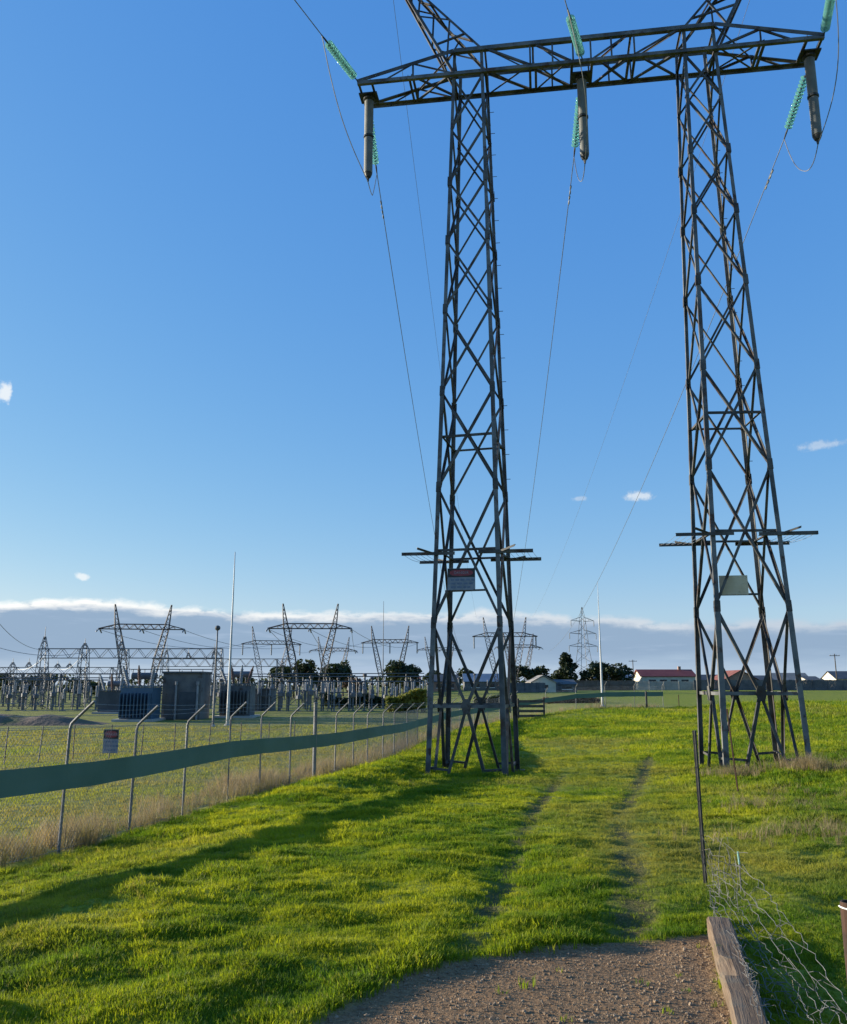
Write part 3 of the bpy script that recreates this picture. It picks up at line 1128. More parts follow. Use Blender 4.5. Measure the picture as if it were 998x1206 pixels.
def crossarm():
    tipu = ST / 2 + CO
    zt = ZC + CC
    D = CD_
    for e in (-1, 1):
        n = TN * e
        member('chord', tp(-tipu, e * D, ZC), tp(tipu, e * D, ZC), n, 0.125, mat='galvanised_steel')
        member('chord', tp(-ST / 2 - BT, e * D, zt), tp(ST / 2 + BT, e * D, zt), n, 0.15, mat='galvanised_steel')
        for s in (-1, 1):
            member('chord', tp(s * (ST / 2 + BT), e * D, zt), tp(s * tipu, e * D, ZC + 0.06), n, 0.135, flip=(s > 0))
            # side bracing of the middle span: two falling diagonals with posts
            ui = ST / 2 - BT
            for (u0, u1) in ((ui, ui * 0.50), (ui * 0.50, 0.30)):
                member('crossarm_brace', tp(s * u0, e * D, zt), tp(s * u1, e * D, ZC), n, 0.075, inset=0.02)
            for u in (ui * 0.53, ui * 0.30, 0.30):
                member('crossarm_post', tp(s * u, e * D, ZC), tp(s * u, e * D, zt), n, 0.06, inset=0.035)
            # the arm: one rising diagonal, one post, one falling diagonal
            uo = ST / 2 + BT
            um = uo + (tipu - uo) * 0.42
            zm = zt + (ZC + 0.06 - zt) * 0.42
            member('crossarm_brace', tp(s * uo, e * D, ZC), tp(s * um, e * D, zm), n, 0.07, inset=0.02)
            member('crossarm_post', tp(s * um, e * D, ZC), tp(s * um, e * D, zm), n, 0.06, inset=0.03)
            member('crossarm_brace', tp(s * um, e * D, zm), tp(s * (tipu - 0.95), e * D, ZC), n, 0.06, inset=0.03)
    # plan bracing and struts of the bottom and top faces
    ui = ST / 2 - BT
    uo = ST / 2 + BT
    for s in (-1, 1):
        for (u0, u1) in ((ui, ui * 0.52), (ui * 0.48, 0.42), (uo, uo + (tipu - uo) * 0.44)):
            member('plan_brace', tp(s * u0, -D, ZC), tp(s * u1, D, ZC), -UP, 0.065, inset=0.02)
            member('plan_brace', tp(s * u0, D, ZC), tp(s * u1, -D, ZC), -UP, 0.065, inset=0.045)
            member('plan_brace', tp(s * u0, -D, zt if u0 <= ui else zt - 0.05), tp(s * u1, D, zt if u0 <= ui else zt - 0.42), UP, 0.055, inset=0.03)
        for u in (ui, ui * 0.535, ui * 0.475, uo, uo + (tipu - uo) * 0.42, uo + (tipu - uo) * 0.46, tipu - 0.50, tipu - 0.03):
            member('crossarm_strut', tp(s * u, -D, ZC), tp(s * u, D, ZC), -UP, 0.085, inset=0.03)
        for u in (ui, ui * 0.5, uo):
            member('crossarm_strut', tp(s * u, -D, zt), tp(s * u, D, zt), UP, 0.07, inset=0.03)
        member('crossarm_strut', tp(s * 0.34, -D, ZC), tp(s * 0.34, D, ZC), -UP, 0.09, inset=0.03)
    for u in (-tipu + 0.27, 0.0, tipu - 0.27):
        c = tp(u, 0.12, ZC - 0.03)
        tpart(MB().box((c.x, c.y, c.z), (0.66, 0.55, 0.05), -TH), 'mounting_plate', 'black_fitting')
    return tipu


TIPU = crossarm()


# ------------------------------------------------------------------ signs
def text_mesh(body, size):
    cu = bpy.data.curves.new('lettering', 'FONT')
    cu.body = body
    cu.size = size
    cu.align_x, cu.align_y = 'CENTER', 'CENTER'
    cu.extrude = 0.0006
    o = bpy.data.objects.new('lettering', cu)
    me = bpy.data.meshes.new_from_object(o)
    bpy.data.objects.remove(o)
    bpy.data.curves.remove(cu)
    return me


def danger_sign(name, w, h, loc, rz, label, split=0.40):
    root = empty(name, loc, rz)
    tag(root, label, 'sign')
    MB().box((0, 0, h / 2), (w, 0.004, h)).build('panel', MATS['sign_white'], root)
    MB().box((0, -0.0035, h * (1 - split / 2) - 0.006), (w * 0.97, 0.002, h * split)).build('header', MATS['sign_black'], root)
    pill = MB()
    n = 28
    vs = []
    for j in range(n):
        an = 2 * math.pi * j / n
        vs.append((w * 0.42 * math.copysign(abs(math.cos(an)) ** 0.7, math.cos(an)), h * split * 0.36 * math.copysign(abs(math.sin(an)) ** 0.8, math.sin(an))))
    zc = h * (1 - split / 2) - 0.006
    pill.add([(x, -0.0055, zc + z) for x, z in vs] + [(x, -0.004, zc + z) for x, z in vs],
             [tuple(range(n)), tuple(reversed(range(n, 2 * n)))] + [(j, j + n, (j + 1) % n + n, (j + 1) % n) for j in range(n)])
    pill.build('red_oval', MATS['sign_red'], root)
    me = text_mesh('DANGER', h * split * 0.42)
    me.materials.append(MATS['sign_white'])
    link('lettering', me, root, (0, -0.007, zc), (math.pi / 2, 0, 0))
    rg = random.Random(int(w * 1000))
    rows = MB()
    for r in range(3):
        zz = h * (1 - split) * (0.78 - 0.28 * r)
        x = -w * 0.38
        while x < w * 0.36:
            ln = w * rg.uniform(0.09, 0.2)
            rows.box((x + ln / 2, -0.0035, zz), (ln, 0.002, h * 0.085))
            x += ln + w * 0.05
    rows.build('lettering', MATS['sign_text'], root)
    return root


cn = CN[-1]
p = cn(-1, -1, 5.5) + (cn(1, -1, 5.5) - cn(-1, -1, 5.5)) * 0.425 - TN * 0.03
danger_sign('danger_sign', 0.84, 0.66, (p.x, p.y, ZB[-1] + 5.46), -TH, 'red and black danger sign bolted high on the lattice tower column beside the fence')
cn = CN[1]
p = cn(-1, -1, 5.2) + (cn(1, -1, 5.2) - cn(-1, -1, 5.2)) * 0.28 + TN * 0.16
rt = empty('blank_sign', (p.x, p.y, ZB[1] + 4.83), -TH)
tag(rt, 'plain grey metal sign back fixed to the tower column behind the star picket', 'sign')
MB().box((0, 0, 0.29), (0.80, 0.006, 0.56)).build('panel', MATS['sign_back'], rt)
MB().box((0.12, 0.012, 0.02), (1.15, 0.02, 0.06)).build('mounting_rail', MATS['weathered_brace'], rt)
p = CN[-1](-1, -1, 5.46)
member('sign_rail', CN[-1](-1, -1, 5.45) + TA * 0.35, CN[-1](1, -1, 5.45) - TA * 0.42, -TN, 0.055, inset=0.03)


# ------------------------------------------------------------------ insulators, arresters, conductors
def disc_mesh():
    mb = MB()
    prof = [(0.018, -0.075), (0.03, -0.05), (0.140, -0.034), (0.147, -0.024), (0.115, -0.012), (0.042, 0.004), (0.038, 0.05), (0.018, 0.065)]
    mb.lathe(prof, 14)
    me = mb.mesh('disc')
    me.materials.append(MATS['insulator_glass'])
    me.materials.append(MATS['black_fitting'])
    me.polygons.foreach_set('use_smooth', [True] * len(me.polygons))
    for i, pl in enumerate(me.polygons):
        if pl.center.z > 0.012:
            pl.material_index = 1
    return me


DISC = disc_mesh()
PITCH_D = 0.146


def string(name, p0, d, n, label, group=None):
    """string of glass discs from p0 along d; returns the live end"""
    d = Vector(d).normalized()
    root = empty(name, p0)
    root.rotation_euler = (-d).to_track_quat('Z', 'Y').to_euler()
    tag(root, label, 'insulator', group)
    MB().tube([(0, 0, 0), (0, 0, -0.30)], 0.022, 6).build('shackle', MATS['black_fitting'], root)
    for k in range(n):
        link('disc', DISC, root, (0, 0, -0.36 - PITCH_D * k))
    L = 0.36 + PITCH_D * n
    MB().tube([(0, 0, -L + 0.06), (0, 0, -L - 0.10), (0, 0, -L - 0.42)], [0.02, 0.035, 0.022], 6).build('dead_end_clamp', MATS['black_fitting'], root)
    return Vector(p0) + d * (L + 0.40)


def wire_pts(p0, p1, sag, n=40):
    p0, p1 = Vector(p0), Vector(p1)
    return [p0.lerp(p1, i / n) - UP * 4 * sag * (i / n) * (1 - i / n) for i in range(n + 1)]


def wire(name, pts, r, label, cat='cable', mat='aluminium_wire', group=None, sides=5):
    o = pts[0]
    root = MB().tube([Vector(q) - Vector(o) for q in pts], r, sides).build(name, MATS[mat])
    root.location = o
    tag(root, label, cat, group)
    return root


# where the next tower of the line stands
NEXT = at(596, 155.0)
NXA = -0.06
NA = Vector((math.cos(NXA), math.sin(NXA), 0))


def next_arm(u):
    return NEXT + NA * u + UP * (z_at(752, 155) - NEXT.z - 2.3)


BACKDIR = Vector((-0.342, -0.94, 0)).normalized()
phase = {-1: 'crossarm tip on the fence side', 0: 'middle of the crossarm', 1: 'crossarm tip on the paddock side'}
for s in (-1, 0, 1):
    u = s * TIPU
    nm = phase[s]
    # towards the next tower
    pb = tp(u - s * 0.12, CD_ + 0.02, ZC - 0.05)
    tgt = next_arm(s * 7.9)
    chain = wire_pts(pb, tgt, 4.2, 60)
    d = (chain[3] - chain[0]).normalized() + Vector((0, 0, -0.10))
    pe = string('insulator_string', pb, d, 14, 'green glass insulators pulling toward the far towers, at ' + nm)
    w1 = wire_pts(pe, tgt, 3.4, 60)
    c1 = wire('conductor', w1, 0.017, 'thin power line to the far towers from ' + nm)
    for k in (1.2, 2.0):
        q = w1[0].lerp(w1[1], min(1, k * 0.62)) - w1[0]
        dd = (w1[1] - w1[0]).normalized()
        MB().tube([q - dd * 0.22 - UP * 0.09, q - dd * 0.10 - UP * 0.09, q - UP * 0.09, q + dd * 0.10 - UP * 0.09, q + dd * 0.22 - UP * 0.09], [0.035, 0.035, 0.012, 0.035, 0.035], 6).build('vibration_damper', MATS['aluminium_wire'], c1)
    # back over the camera
    pf = tp(u - s * 0.02, -CD_ - 0.02, ZC + 0.03)
    far = pf + BACKDIR * 170 - UP * 2
    chain = wire_pts(pf, far, 5.5, 80)
    d = (chain[2] - chain[0]).normalized()
    pf2 = string('insulator_string', pf, d, 14, 'green glass insulators pulling toward the dirt patch, at ' + nm)
    w2 = wire_pts(pf2, far, 5.2, 80)
    c2 = wire('conductor', w2, 0.017, 'thin power line over the dirt patch from ' + nm)
    # arrester below the crossarm
    pa = tp(u - s * 0.27, 0.12, ZC - 0.06)
    ar = empty('surge_arrester', pa)
    tag(ar, 'grey ribbed surge arrester hanging below ' + nm, 'surge arrester')

    def ribs(z0, z1, r=0.165, n=22):
        pr = []
        for i in range(n):
            za = z0 + (z1 - z0) * i / n
            zb_ = z0 + (z1 - z0) * (i + 0.5) / n
            pr += [(r * 0.86, za), (r, zb_)]
        return pr + [(r * 0.86, z1)]
    MB().lathe([(0.19, 0.04), (0.21, 0.0), (0.21, -0.09), (0.15, -0.12)], 16).build('top_flange', MATS['black_fitting'], ar)
    MB().lathe(ribs(-0.12, -1.52), 16).build('housing', MATS['arrester_housing'], ar, True)
    MB().lathe([(0.15, -1.52), (0.185, -1.54), (0.185, -1.60), (0.15, -1.62)], 16).build('collar', MATS['black_fitting'], ar)
    MB().lathe(ribs(-1.62, -3.02, 0.16), 16).build('housing', MATS['arrester_housing'], ar, True)
    MB().lathe([(0.14, -3.02), (0.15, -3.05), (0.10, -3.17), (0.05, -3.22), (0.03, -3.34)], 14).build('end_cap', MATS['black_fitting'], ar)
    pend = Vector(pa) - UP * 3.34
    # jumper: from the front clamp down to the arrester, then up to the rear clamp
    sgn = -1 if s <= 0 else 1
    out = TA * (0.75 * (s if s else -0.0))
    a0, a3 = pf2, pend
    j1 = [a0.lerp(a3, t) + (TA * (s * 0.10 if s < 0 else 0.25) - TN * 0.2 - UP * 0.35) * math.sin(math.pi * t) for t in [i / 16 for i in range(17)]]
    drop = {-1: 0.75, 0: 0.85, 1: 1.15}[s]
    j2 = [a3.lerp(pe, t) - UP * drop * (1 - abs(2 * t - 1) ** (1.3 if s < 0 else 2.3)) + TN * 0.0 for t in [i / 16 for i in range(17)]]
    wire('jumper_cable', j1 + j2[1:], 0.016, 'slack jumper cable looping past the arrester at ' + nm)

for s in (-1, 1):
    ap = tp(s * 6.85, 0, 26.15)
    tg = NEXT + NA * s * 5.1 + UP * (z_at(727, 155) - NEXT.z)
    side = 'fence side' if s < 0 else 'paddock side'
    wire('earth_wire', wire_pts(ap, tg, 2.4, 50), 0.009, 'hair thin earth wire to the far towers from the peak on the %s' % side)
    wire('earth_wire', wire_pts(ap, ap + BACKDIR * 170, 3.0, 50), 0.009, 'hair thin earth wire over the dirt patch from the peak on the %s' % side)


# ------------------------------------------------------------------ the substation fence
def fence_at(px):
    """place on the fence line in the direction of photo column px"""
    best = None
    for y in np.arange(6, 69.4, 0.02):
        x = float(fence_x(y))
        zz = float(base_z(x, y))
        q = x / (y * CP + zz * SP) * F + PW / 2
        if best is None or abs(q - px) < best[0]:
            best = (abs(q - px), x, y)
    return best[1], best[2]


sub_fence = empty('chain_link_fence', (-5.2, 12.9, gz(-5.2, 12.9)))
tag(sub_fence, 'chain link security fence with cranked posts and a green cloth strip along the substation', 'fence')
FO = Vector(sub_fence.location)


def fpart(mb, name, mat, parent=None, smooth=False):
    mb.v = [(q[0] - FO.x, q[1] - FO.y, q[2] - FO.z) for q in mb.v]
    return mb.build(name, MATS[mat], parent or sub_fence, smooth)


LINE = [(-8.2, 3.0), (-7.35, 5.3), (-6.3, 8.2), (-5.75, 10.5)]
LINE += [fence_at(px) for px in (68, 152, 215, 268, 306, 341, 370, 394, 416, 433, 451, 464, 480, 492)]
yy = LINE[-1][1] + 3.1
while yy < 68.5:
    LINE.append((float(fence_x(yy)), yy))
    yy += 2.9
LINE.append((7.3, 69.5))
for k in range(1, 6):
    t = k / 5
    LINE.append((7.3 + 13.1 * t, 69.5 + 4.5 * t + 0.25 * math.sin(3 * t)))
HB = 1.80
LZ = [gz(*q) for q in LINE]
for i, (x, y) in enumerate(LINE):
    a = LINE[max(i - 1, 0)]
    b = LINE[min(i + 1, len(LINE) - 1)]
    d = Vector((b[0] - a[0], b[1] - a[1], 0)).normalized()
    o = Vector((d.y, -d.x, 0))                        # outwards, to the public side
    z = LZ[i]
    big = (i == 10)
    lean = o * random.uniform(-0.03, 0.03) + d * random.uniform(-0.02, 0.02)
    p = Vector((x, y, z))
    if big:
        pts = [p - UP * 0.3, p + UP * 2.08]
        fpart(MB().tube(pts, 0.055, 10), 'post', 'fence_pipe', smooth=False)
        fpart(MB().lathe([(0.06, 0), (0.065, 0.03), (0.03, 0.06)], 10, (x, y, z + 2.08)), 'post_cap', 'fence_pipe')
    else:
        hb = HB + random.uniform(-0.04, 0.04)
        pts = [p - UP * 0.3, p + UP * (hb - 0.10) + lean, p + UP * (hb - 0.02) + lean + o * 0.02, p + UP * (hb + 0.05) + lean + o * 0.09, p + UP * (hb + 0.30) + lean + o * 0.36]
        fpart(MB().tube(pts, 0.0235, 8), 'post', 'fence_pipe')
TOPS = [Vector((x, y, z + HB)) for (x, y), z in zip(LINE, LZ)]


def along(h, out=0.0, sag=0.0, sub=4):
    pts = []
    for i in range(len(LINE)):
        a = LINE[max(i - 1, 0)]
        b = LINE[min(i + 1, len(LINE) - 1)]
        d = Vector((b[0] - a[0], b[1] - a[1], 0)).normalized()
        o = Vector((d.y, -d.x, 0))
        pts.append(Vector((LINE[i][0], LINE[i][1], LZ[i] + h)) + o * out)
    res = []
    for i in range(len(pts) - 1):
        for k in range(sub):
            t = k / sub
            res.append(pts[i].lerp(pts[i + 1], t) - UP * sag * 4 * t * (1 - t))
    return res + [pts[-1]]


for h, out in ((1.93, 0.13), (2.01, 0.23), (2.09, 0.34)):
    fpart(MB().tube(along(h, out, 0.02), 0.0035, 4), 'barbed_strand', 'fence_wire')
for h in (0.06, 0.95, 1.74):
    fpart(MB().tube(along(h, 0.03, 0.01), 0.003, 4), 'tension_wire', 'fence_wire')
# the woven wire itself: two families of slanting strands, 60 mm apart
cl = MB()
for i in range(len(LINE) - 1):
    a = Vector((LINE[i][0], LINE[i][1], LZ[i]))
    b = Vector((LINE[i + 1][0], LINE[i + 1][1], LZ[i + 1]))
    ln = (b - a).length
    dd = Vector((b.x - a.x, b.y - a.y, 0)).normalized()
    o = Vector((dd.y, -dd.x, 0)) * 0.034
    n = int(ln / 0.075) if a.y < 50 else int(ln / 0.15)
    r = 0.0016 if a.y < 50 else 0.003
    H = 1.72
    for k in range(-int(H / ln * n), n):
        for fam in (0, 1):
            x0, x1 = k / n * ln, k / n * ln + H
            h0, h1 = 0.04, 0.04 + H
            if x0 < 0:
                h0 += -x0
                x0 = 0
            if x1 > ln:
                h1 -= x1 - ln
                x1 = ln
            if h1 - h0 < 0.02:
                continue
            s0, s1 = (x0 / ln, x1 / ln) if fam == 0 else (1 - x0 / ln, 1 - x1 / ln)
            p0 = a.lerp(b, s0) + UP * h0 + o * (1 + fam * 0.1)
            p1 = a.lerp(b, s1) + UP * h1 + o * (1 + fam * 0.1)
            d3 = (p1 - p0).normalized()
            n1 = d3.cross(o).normalized() * r
            n2 = o.normalized() * r
            cl.add([p0 + n1, p0 - n1 * 0.5 + n2, p0 - n1 * 0.5 - n2, p1 + n1, p1 - n1 * 0.5 + n2, p1 - n1 * 0.5 - n2],
                   [(0, 1, 4, 3), (1, 2, 5, 4), (2, 0, 3, 5)])
tag(fpart(cl, 'chain_link_mesh', 'fence_wire'), kind='stuff')


def cloth():
    """one length of shade cloth tied along the posts, with small waves and sag"""
    lo = along(0.90, 0.05, 0.010, 8)
    hi = along(1.255, 0.05, 0.008, 8)
    for j in range(len(lo)):
        wv = 0.003 * math.sin(j * 0.9) + 0.010 * float(vnoise(np.array([j * 0.37]), np.array([0.5]), 91)[0])
        t = sstep(np.array(lo[j].y), 60, 69)
        lo[j] = lo[j] + UP * (wv + 0.02 * math.sin(j * 0.13)) 
        hi[j] = hi[j] + UP * (0.5 * wv + 0.02 * math.sin(j * 0.13 + 0.3))
    step = 24
    for s0 in range(0, len(lo) - 1, step):
        s1 = min(s0 + step, len(lo) - 1)
        L, Hh = lo[s0:s1 + 1], hi[s0:s1 + 1]
        mb = MB()
        n = len(L)
        vs = []
        for j in range(n):
            d = (L[min(j + 1, n - 1)] - L[max(j - 1, 0)])
            o = Vector((d.y, -d.x, 0)).normalized()
            e = o * 0.003 * math.sin(j * 1.3 + s0)
            mid = (L[j] + Hh[j]) / 2 + o * 0.005 * math.sin(j * 0.8)
            vs += [L[j] + e, mid, Hh[j] - e * 0.5, L[j] + e - o * 0.004, mid - o * 0.004, Hh[j] - e * 0.5 - o * 0.004]
        fs = []
        for j in range(n - 1):
            a, b = j * 6, j * 6 + 6
            fs += [(a, b, b + 1, a + 1), (a + 1, b + 1, b + 2, a + 2), (a + 3, a + 4, b + 4, b + 3), (a + 4, a + 5, b + 5, b + 4),
                   (a + 2, b + 2, b + 5, a + 5), (a, a + 3, b + 3, b)]
        mb.add(vs, fs)
        fpart(mb, 'shade_cloth_strip', 'shade_cloth')


cloth()
fx_, fy_ = fence_at(121)
zt_, zb_ = z_at(859, fy_), z_at(887, fy_)
danger_sign('warning_sign', 0.275, zt_ - zb_, (fx_ + 0.02, fy_, zb_), math.radians(-14), 'small red and white warning sign wired to the chain link fence', 0.38)

# ------------------------------------------------------------------ low wire fence inside the yard
yard_fence = empty('wire_fence', at(5, 31))
tag(yard_fence, 'low wire fence on thin leaning pickets inside the substation yard', 'fence')
YO = Vector(yard_fence.location)
ypts = []
for k, px in enumerate((-40, 5, 45, 86, 128, 166, 205, 245, 282, 316, 346)):
    q = at(px, 30.5 + k * 0.9)
    q = Vector((q.x, q.y, gz(q.x, q.y)))
    ypts.append(q)
    ln = random.uniform(-0.04, 0.10)
    MB().tube([q - YO - UP * 0.2, q - YO + UP * 1.3 + Vector((ln, 0, 0))], 0.022, 6).build('picket', MATS['weathered_brace'], yard_fence)
for h in (0.25, 0.62, 0.98, 1.24):
    MB().tube([q - YO + UP * h for q in ypts], 0.006, 4).build('strand', MATS['fence_wire'], yard_fence)

# ------------------------------------------------------------------ timber hurdle and posts at the fence corner
hur = empty('timber_hurdle', at(626, 66.0), 0.05)
tag(hur, 'dark slatted timber hurdle standing at the corner of the fence', 'hurdle')
for xx in (-0.98, 0.98):
    MB().box((xx, 0, 0.60), (0.13, 0.11, 1.7)).build('post', MATS['rail_timber'], hur)
for k in range(4):
    MB().box((0, -0.075, 0.16 + 0.36 * k), (2.1, 0.04, 0.19)).build('rail', MATS['rail_timber'], hur)
bp = at(762, 71.0)
bol = MB().lathe([(0.085, -0.3), (0.085, 1.30), (0.07, 1.38), (0.03, 1.40)], 10).build('bollard', MATS['black_fitting'])
bol.location = bp
tag(bol, 'short thick black post standing before the end of the green strip', 'post')
for px, D, h, lb in ((800, 76, 1.0, 'thin rusty stake in the paddock beyond the end of the green strip'), (943, 92, 1.5, 'thin stake standing in the paddock behind the splayed tower leg')):
    q = at(px, D)
    o = MB().tube([(0, 0, -0.2), (0, 0, h)], 0.035, 6).build('stake', MATS['rust'])
    o.location = q
    tag(o, lb, 'stake')

# ------------------------------------------------------------------ foreground: sleeper, pickets, fallen mesh
p0, p1 = Vector((1.985, 6.14, 0)), Vector((1.07, 2.55, 0))
sm = MB()
n = 40
d = (p1 - p0).normalized()
sd = Vector((d.y, -d.x, 0))
ring = []
for i in range(n + 1):
    q = p0.lerp(p1, i / n)
    zt = -1.545 - 0.01 * i / n
    wob = 0.004 * math.sin(i * 0.5) + random.uniform(-0.0015, 0.0015)
    chip = 0.03 if 9 < i < 13 else 0.0
    prof = [(-0.075 + wob, -0.24), (-0.078 + wob + random.uniform(-0.0015, 0.0015), 0.0 - chip), (-0.066 + wob, 0.014 - chip + random.uniform(-0.001, 0.001)),
            (0.0 + wob, 0.016 + random.uniform(-0.002, 0.002)), (0.064 + wob, 0.014 + random.uniform(-0.001, 0.001)), (0.077 + wob + random.uniform(-0.0015, 0.0015), 0.0), (0.075 + wob, -0.24)]
    ring += [q + sd * -a + UP * (zt + b) for a, b in prof]
fs = [(i * 7 + j, i * 7 + (j + 1) % 7, (i + 1) * 7 + (j + 1) % 7, (i + 1) * 7 + j) for i in range(n) for j in range(7)]
fs += [tuple(range(7)), tuple(reversed(range(n * 7, n * 7 + 7)))]
sm.add(ring, fs)
slp = sm.build('timber_sleeper', MATS['sleeper_timber'])
tag(slp, 'weathered split timber sleeper lying along the edge of the dirt patch', 'timber')


def star_picket(name, q, h, mat, label, lean=(0, 0), parts=True):
    root = empty(name, q)
    tag(root, label, 'picket')
    mb = MB()
    for k in range(3):
        an = k * 2.0944 + 0.5
        a = Vector((math.cos(an), math.sin(an), 0)) * 0.019
        nrm = Vector((-math.sin(an), math.cos(an), 0)) * 0.004
        top = Vector((lean[0], lean[1], h))
        b0 = Vector((0, 0, -0.3))
        vs = [b0 - nrm, b0 + nrm, b0 + a + nrm, b0 + a - nrm, top - nrm, top + nrm, top + a + nrm, top + a - nrm]
        mb.add(vs, [(3, 2, 1, 0), (4, 5, 6, 7), (0, 1, 5, 4), (1, 2, 6, 5), (2, 3, 7, 6), (3, 0, 4, 7)])
    mb.build('shaft', MATS[mat], root)
    if parts:
        for t in (0.12, 0.3, 0.52, 0.74, 0.9):
            c = Vector((lean[0], lean[1], h)) * t
            pts = [c + Vector((0.022 * math.cos(j * 0.7), 0.022 * math.sin(j * 0.7), 0.004 * j)) for j in range(10)]
            MB().tube(pts, 0.002, 4).build('wire_tie', MATS['black_fitting'], root)
    return root


pk = hit(832, 1042)
star_picket('star_picket', pk, 1.32, 'black_fitting', 'black star picket standing in the grass at the head of the fallen mesh', (-0.02, 0))
pk2 = hit(871, 935)
star_picket('star_picket', pk2, 1.75, 'rust', 'rusty brown star picket standing against the splayed tower column', (-0.12, 0.05), False)
# rusty pipe post by the fallen mesh
pp = Vector((2.122, 4.53, 0))
pp.z = gz(pp.x, pp.y)
pr_ = empty('pipe_post', pp)
tag(pr_, 'rusty steel pipe post with wire round its top beside the fallen mesh', 'post')
hh_ = z_at(1062, 4.53) - pp.z
MB().lathe([(0.046, -0.3), (0.046, hh_ - 0.01), (0.044, hh_), (0.036, hh_), (0.036, hh_ - 0.04)], 16).build('pipe', MATS['rust'], pr_, False)
MB().tube([Vector((0.050 * math.cos(j * 0.4), 0.050 * math.sin(j * 0.4), hh_ - 0.025 + 0.002 * math.sin(j))) for j in range(17)], 0.004, 5).build('wire_ring', MATS['white_paint'], pr_)

# the fallen sheep mesh: line wires with stays knotted between them
mesh_root = empty('fallen_wire_mesh', hit(880, 1120))
tag(mesh_root, 'tangled fallen wire mesh lying in the grass beside the timber sleeper', 'wire mesh')
MO = Vector(mesh_root.location)
rows = [
    [(838, 1012, .40), (866, 1018, .34), (898, 1043, .30), (917, 1070, .27), (942, 1100, .22), (968, 1140, .18), (990, 1168, .14), (1020, 1205, .10)],
    [(838, 1028, .26), (856, 1040, .24), (880, 1062, .20), (905, 1098, .16), (918, 1122, .13), (945, 1150, .12), (972, 1180, .10), (996, 1208, .08)],
    [(836, 1045, .14), (852, 1058, .15), (872, 1085, .13), (893, 1110, .10), (912, 1140, .09), (935, 1165, .08), (952, 1195, .08), (962, 1212, .07)],
    [(838, 1060, .08), (848, 1076, .10), (866, 1100, .10), (884, 1130, .08), (900, 1158, .07), (918, 1180, .06), (930, 1208, .06)],
    [(842, 1075, .06), (856, 1096, .08), (872, 1122, .10), (884, 1150, .10), (896, 1178, .08), (908, 1212, .07)],
    [(852, 1088, .05), (868, 1112, .12), (880, 1140, .14), (889, 1170, .13), (898, 1206, .10)],
]
more_rows = []
for i in range(len(rows) - 1):
    a_, b_ = rows[i], rows[i + 1]
    m_ = min(len(a_), len(b_))
    f_ = random.uniform(0.35, 0.65)
    more_rows.append([tuple(a_[k][c] * (1 - f_) + b_[k][c] * f_ + random.uniform(-1, 1) * (4, 4, 0.02)[c] for c in range(3)) for k in range(m_)])
rows = [r for pair in zip(rows, more_rows + [rows[-1]]) for r in pair][:-1]
R3 = []
for r in rows:
    pts = [hit(px, py, dz) for px, py, dz in r]
    dens = []
    for i in range(len(pts) - 1):
        for k in range(6):
            t = k / 6
            j = 0.012
            dens.append(pts[i].lerp(pts[i + 1], t) + Vector((random.uniform(-j, j), random.uniform(-j, j), random.uniform(-j, j))))
    dens.append(pts[-1])
    R3.append(dens)
    MB().tube([q - MO for q in dens], 0.0020, 5).build('line_wire', MATS['twig_wire'], mesh_root)
for i in range(len(R3) - 1):
    A, B = R3[i], R3[i + 1]
    n = 17
    for k in range(n):
        t = (k + random.uniform(0.1, 0.9)) / n
        a, b = A[int(t * (len(A) - 1))], B[min(len(B) - 1, int((t + random.uniform(-0.08, 0.05)) * (len(B) - 1)) % len(B))]
        if (a - b).length > 0.75:
            continue
        m = a.lerp(b, 0.5) + Vector((random.uniform(-.05, .05), random.uniform(-.05, .05), random.uniform(-.03, .05)))
        m2 = a.lerp(b, 0.75) + Vector((random.uniform(-.03, .03), random.uniform(-.03, .03), random.uniform(-.02, .03)))
        MB().tube([q - MO for q in (a, m, m2, b)], 0.0014, 4).build('stay_wire', MATS['twig_wire'], mesh_root)
for k in range(16):
    px = random.uniform(836, 882)
    q0 = hit(px, random.uniform(1045, 1075), 0.03)
    q3 = hit(px + random.uniform(-14, 12), random.uniform(985, 1030), 0.0)
    top = Vector((q0.x + random.uniform(-0.12, 0.08), q0.y + random.uniform(-0.05, 0.1), q0.z + random.uniform(0.18, 0.48)))
    pts = [q0.lerp(top, t) + Vector((random.uniform(-.02, .02), random.uniform(-.02, .02), 0)) for t in (0, .3, .55, .8, 1)]
    MB().tube([q - MO for q in pts], 0.0017, 4).build('stay_wire', MATS['twig_wire'], mesh_root)
for h0, h1 in ((0.42, 0.36), (0.30, 0.24), (0.19, 0.12)):
    a_ = Vector(pk) + UP * h0
    b_ = hit(884, 1062, 0.02) + UP * h1
    pts = [a_.lerp(b_, t / 9) + Vector((random.uniform(-.02, .02), random.uniform(-.03, .03), random.uniform(-.035, .03))) for t in range(10)]
    MB().tube([q - MO for q in pts], 0.0021, 4).build('line_wire', MATS['twig_wire'], mesh_root)
tp_ = hit(873, 1050)
ts = empty('marker_stick', tp_)
tag(ts, 'thin marker stick with turquoise top poking out of the fallen mesh', 'stick')
hs_ = z_at(1003, tp_.y) - tp_.z
MB().tube([(0, 0, -0.05), (0.002, 0, hs_ - 0.10)], 0.006, 6).build('shaft', MATS['twig_wire'], ts)
MB().tube([(0.002, 0, hs_ - 0.10), (0.0, 0, hs_ - 0.06), (-0.004, 0, hs_)], 0.008, 8).build('sleeve', MATS['turquoise_plastic'], ts)


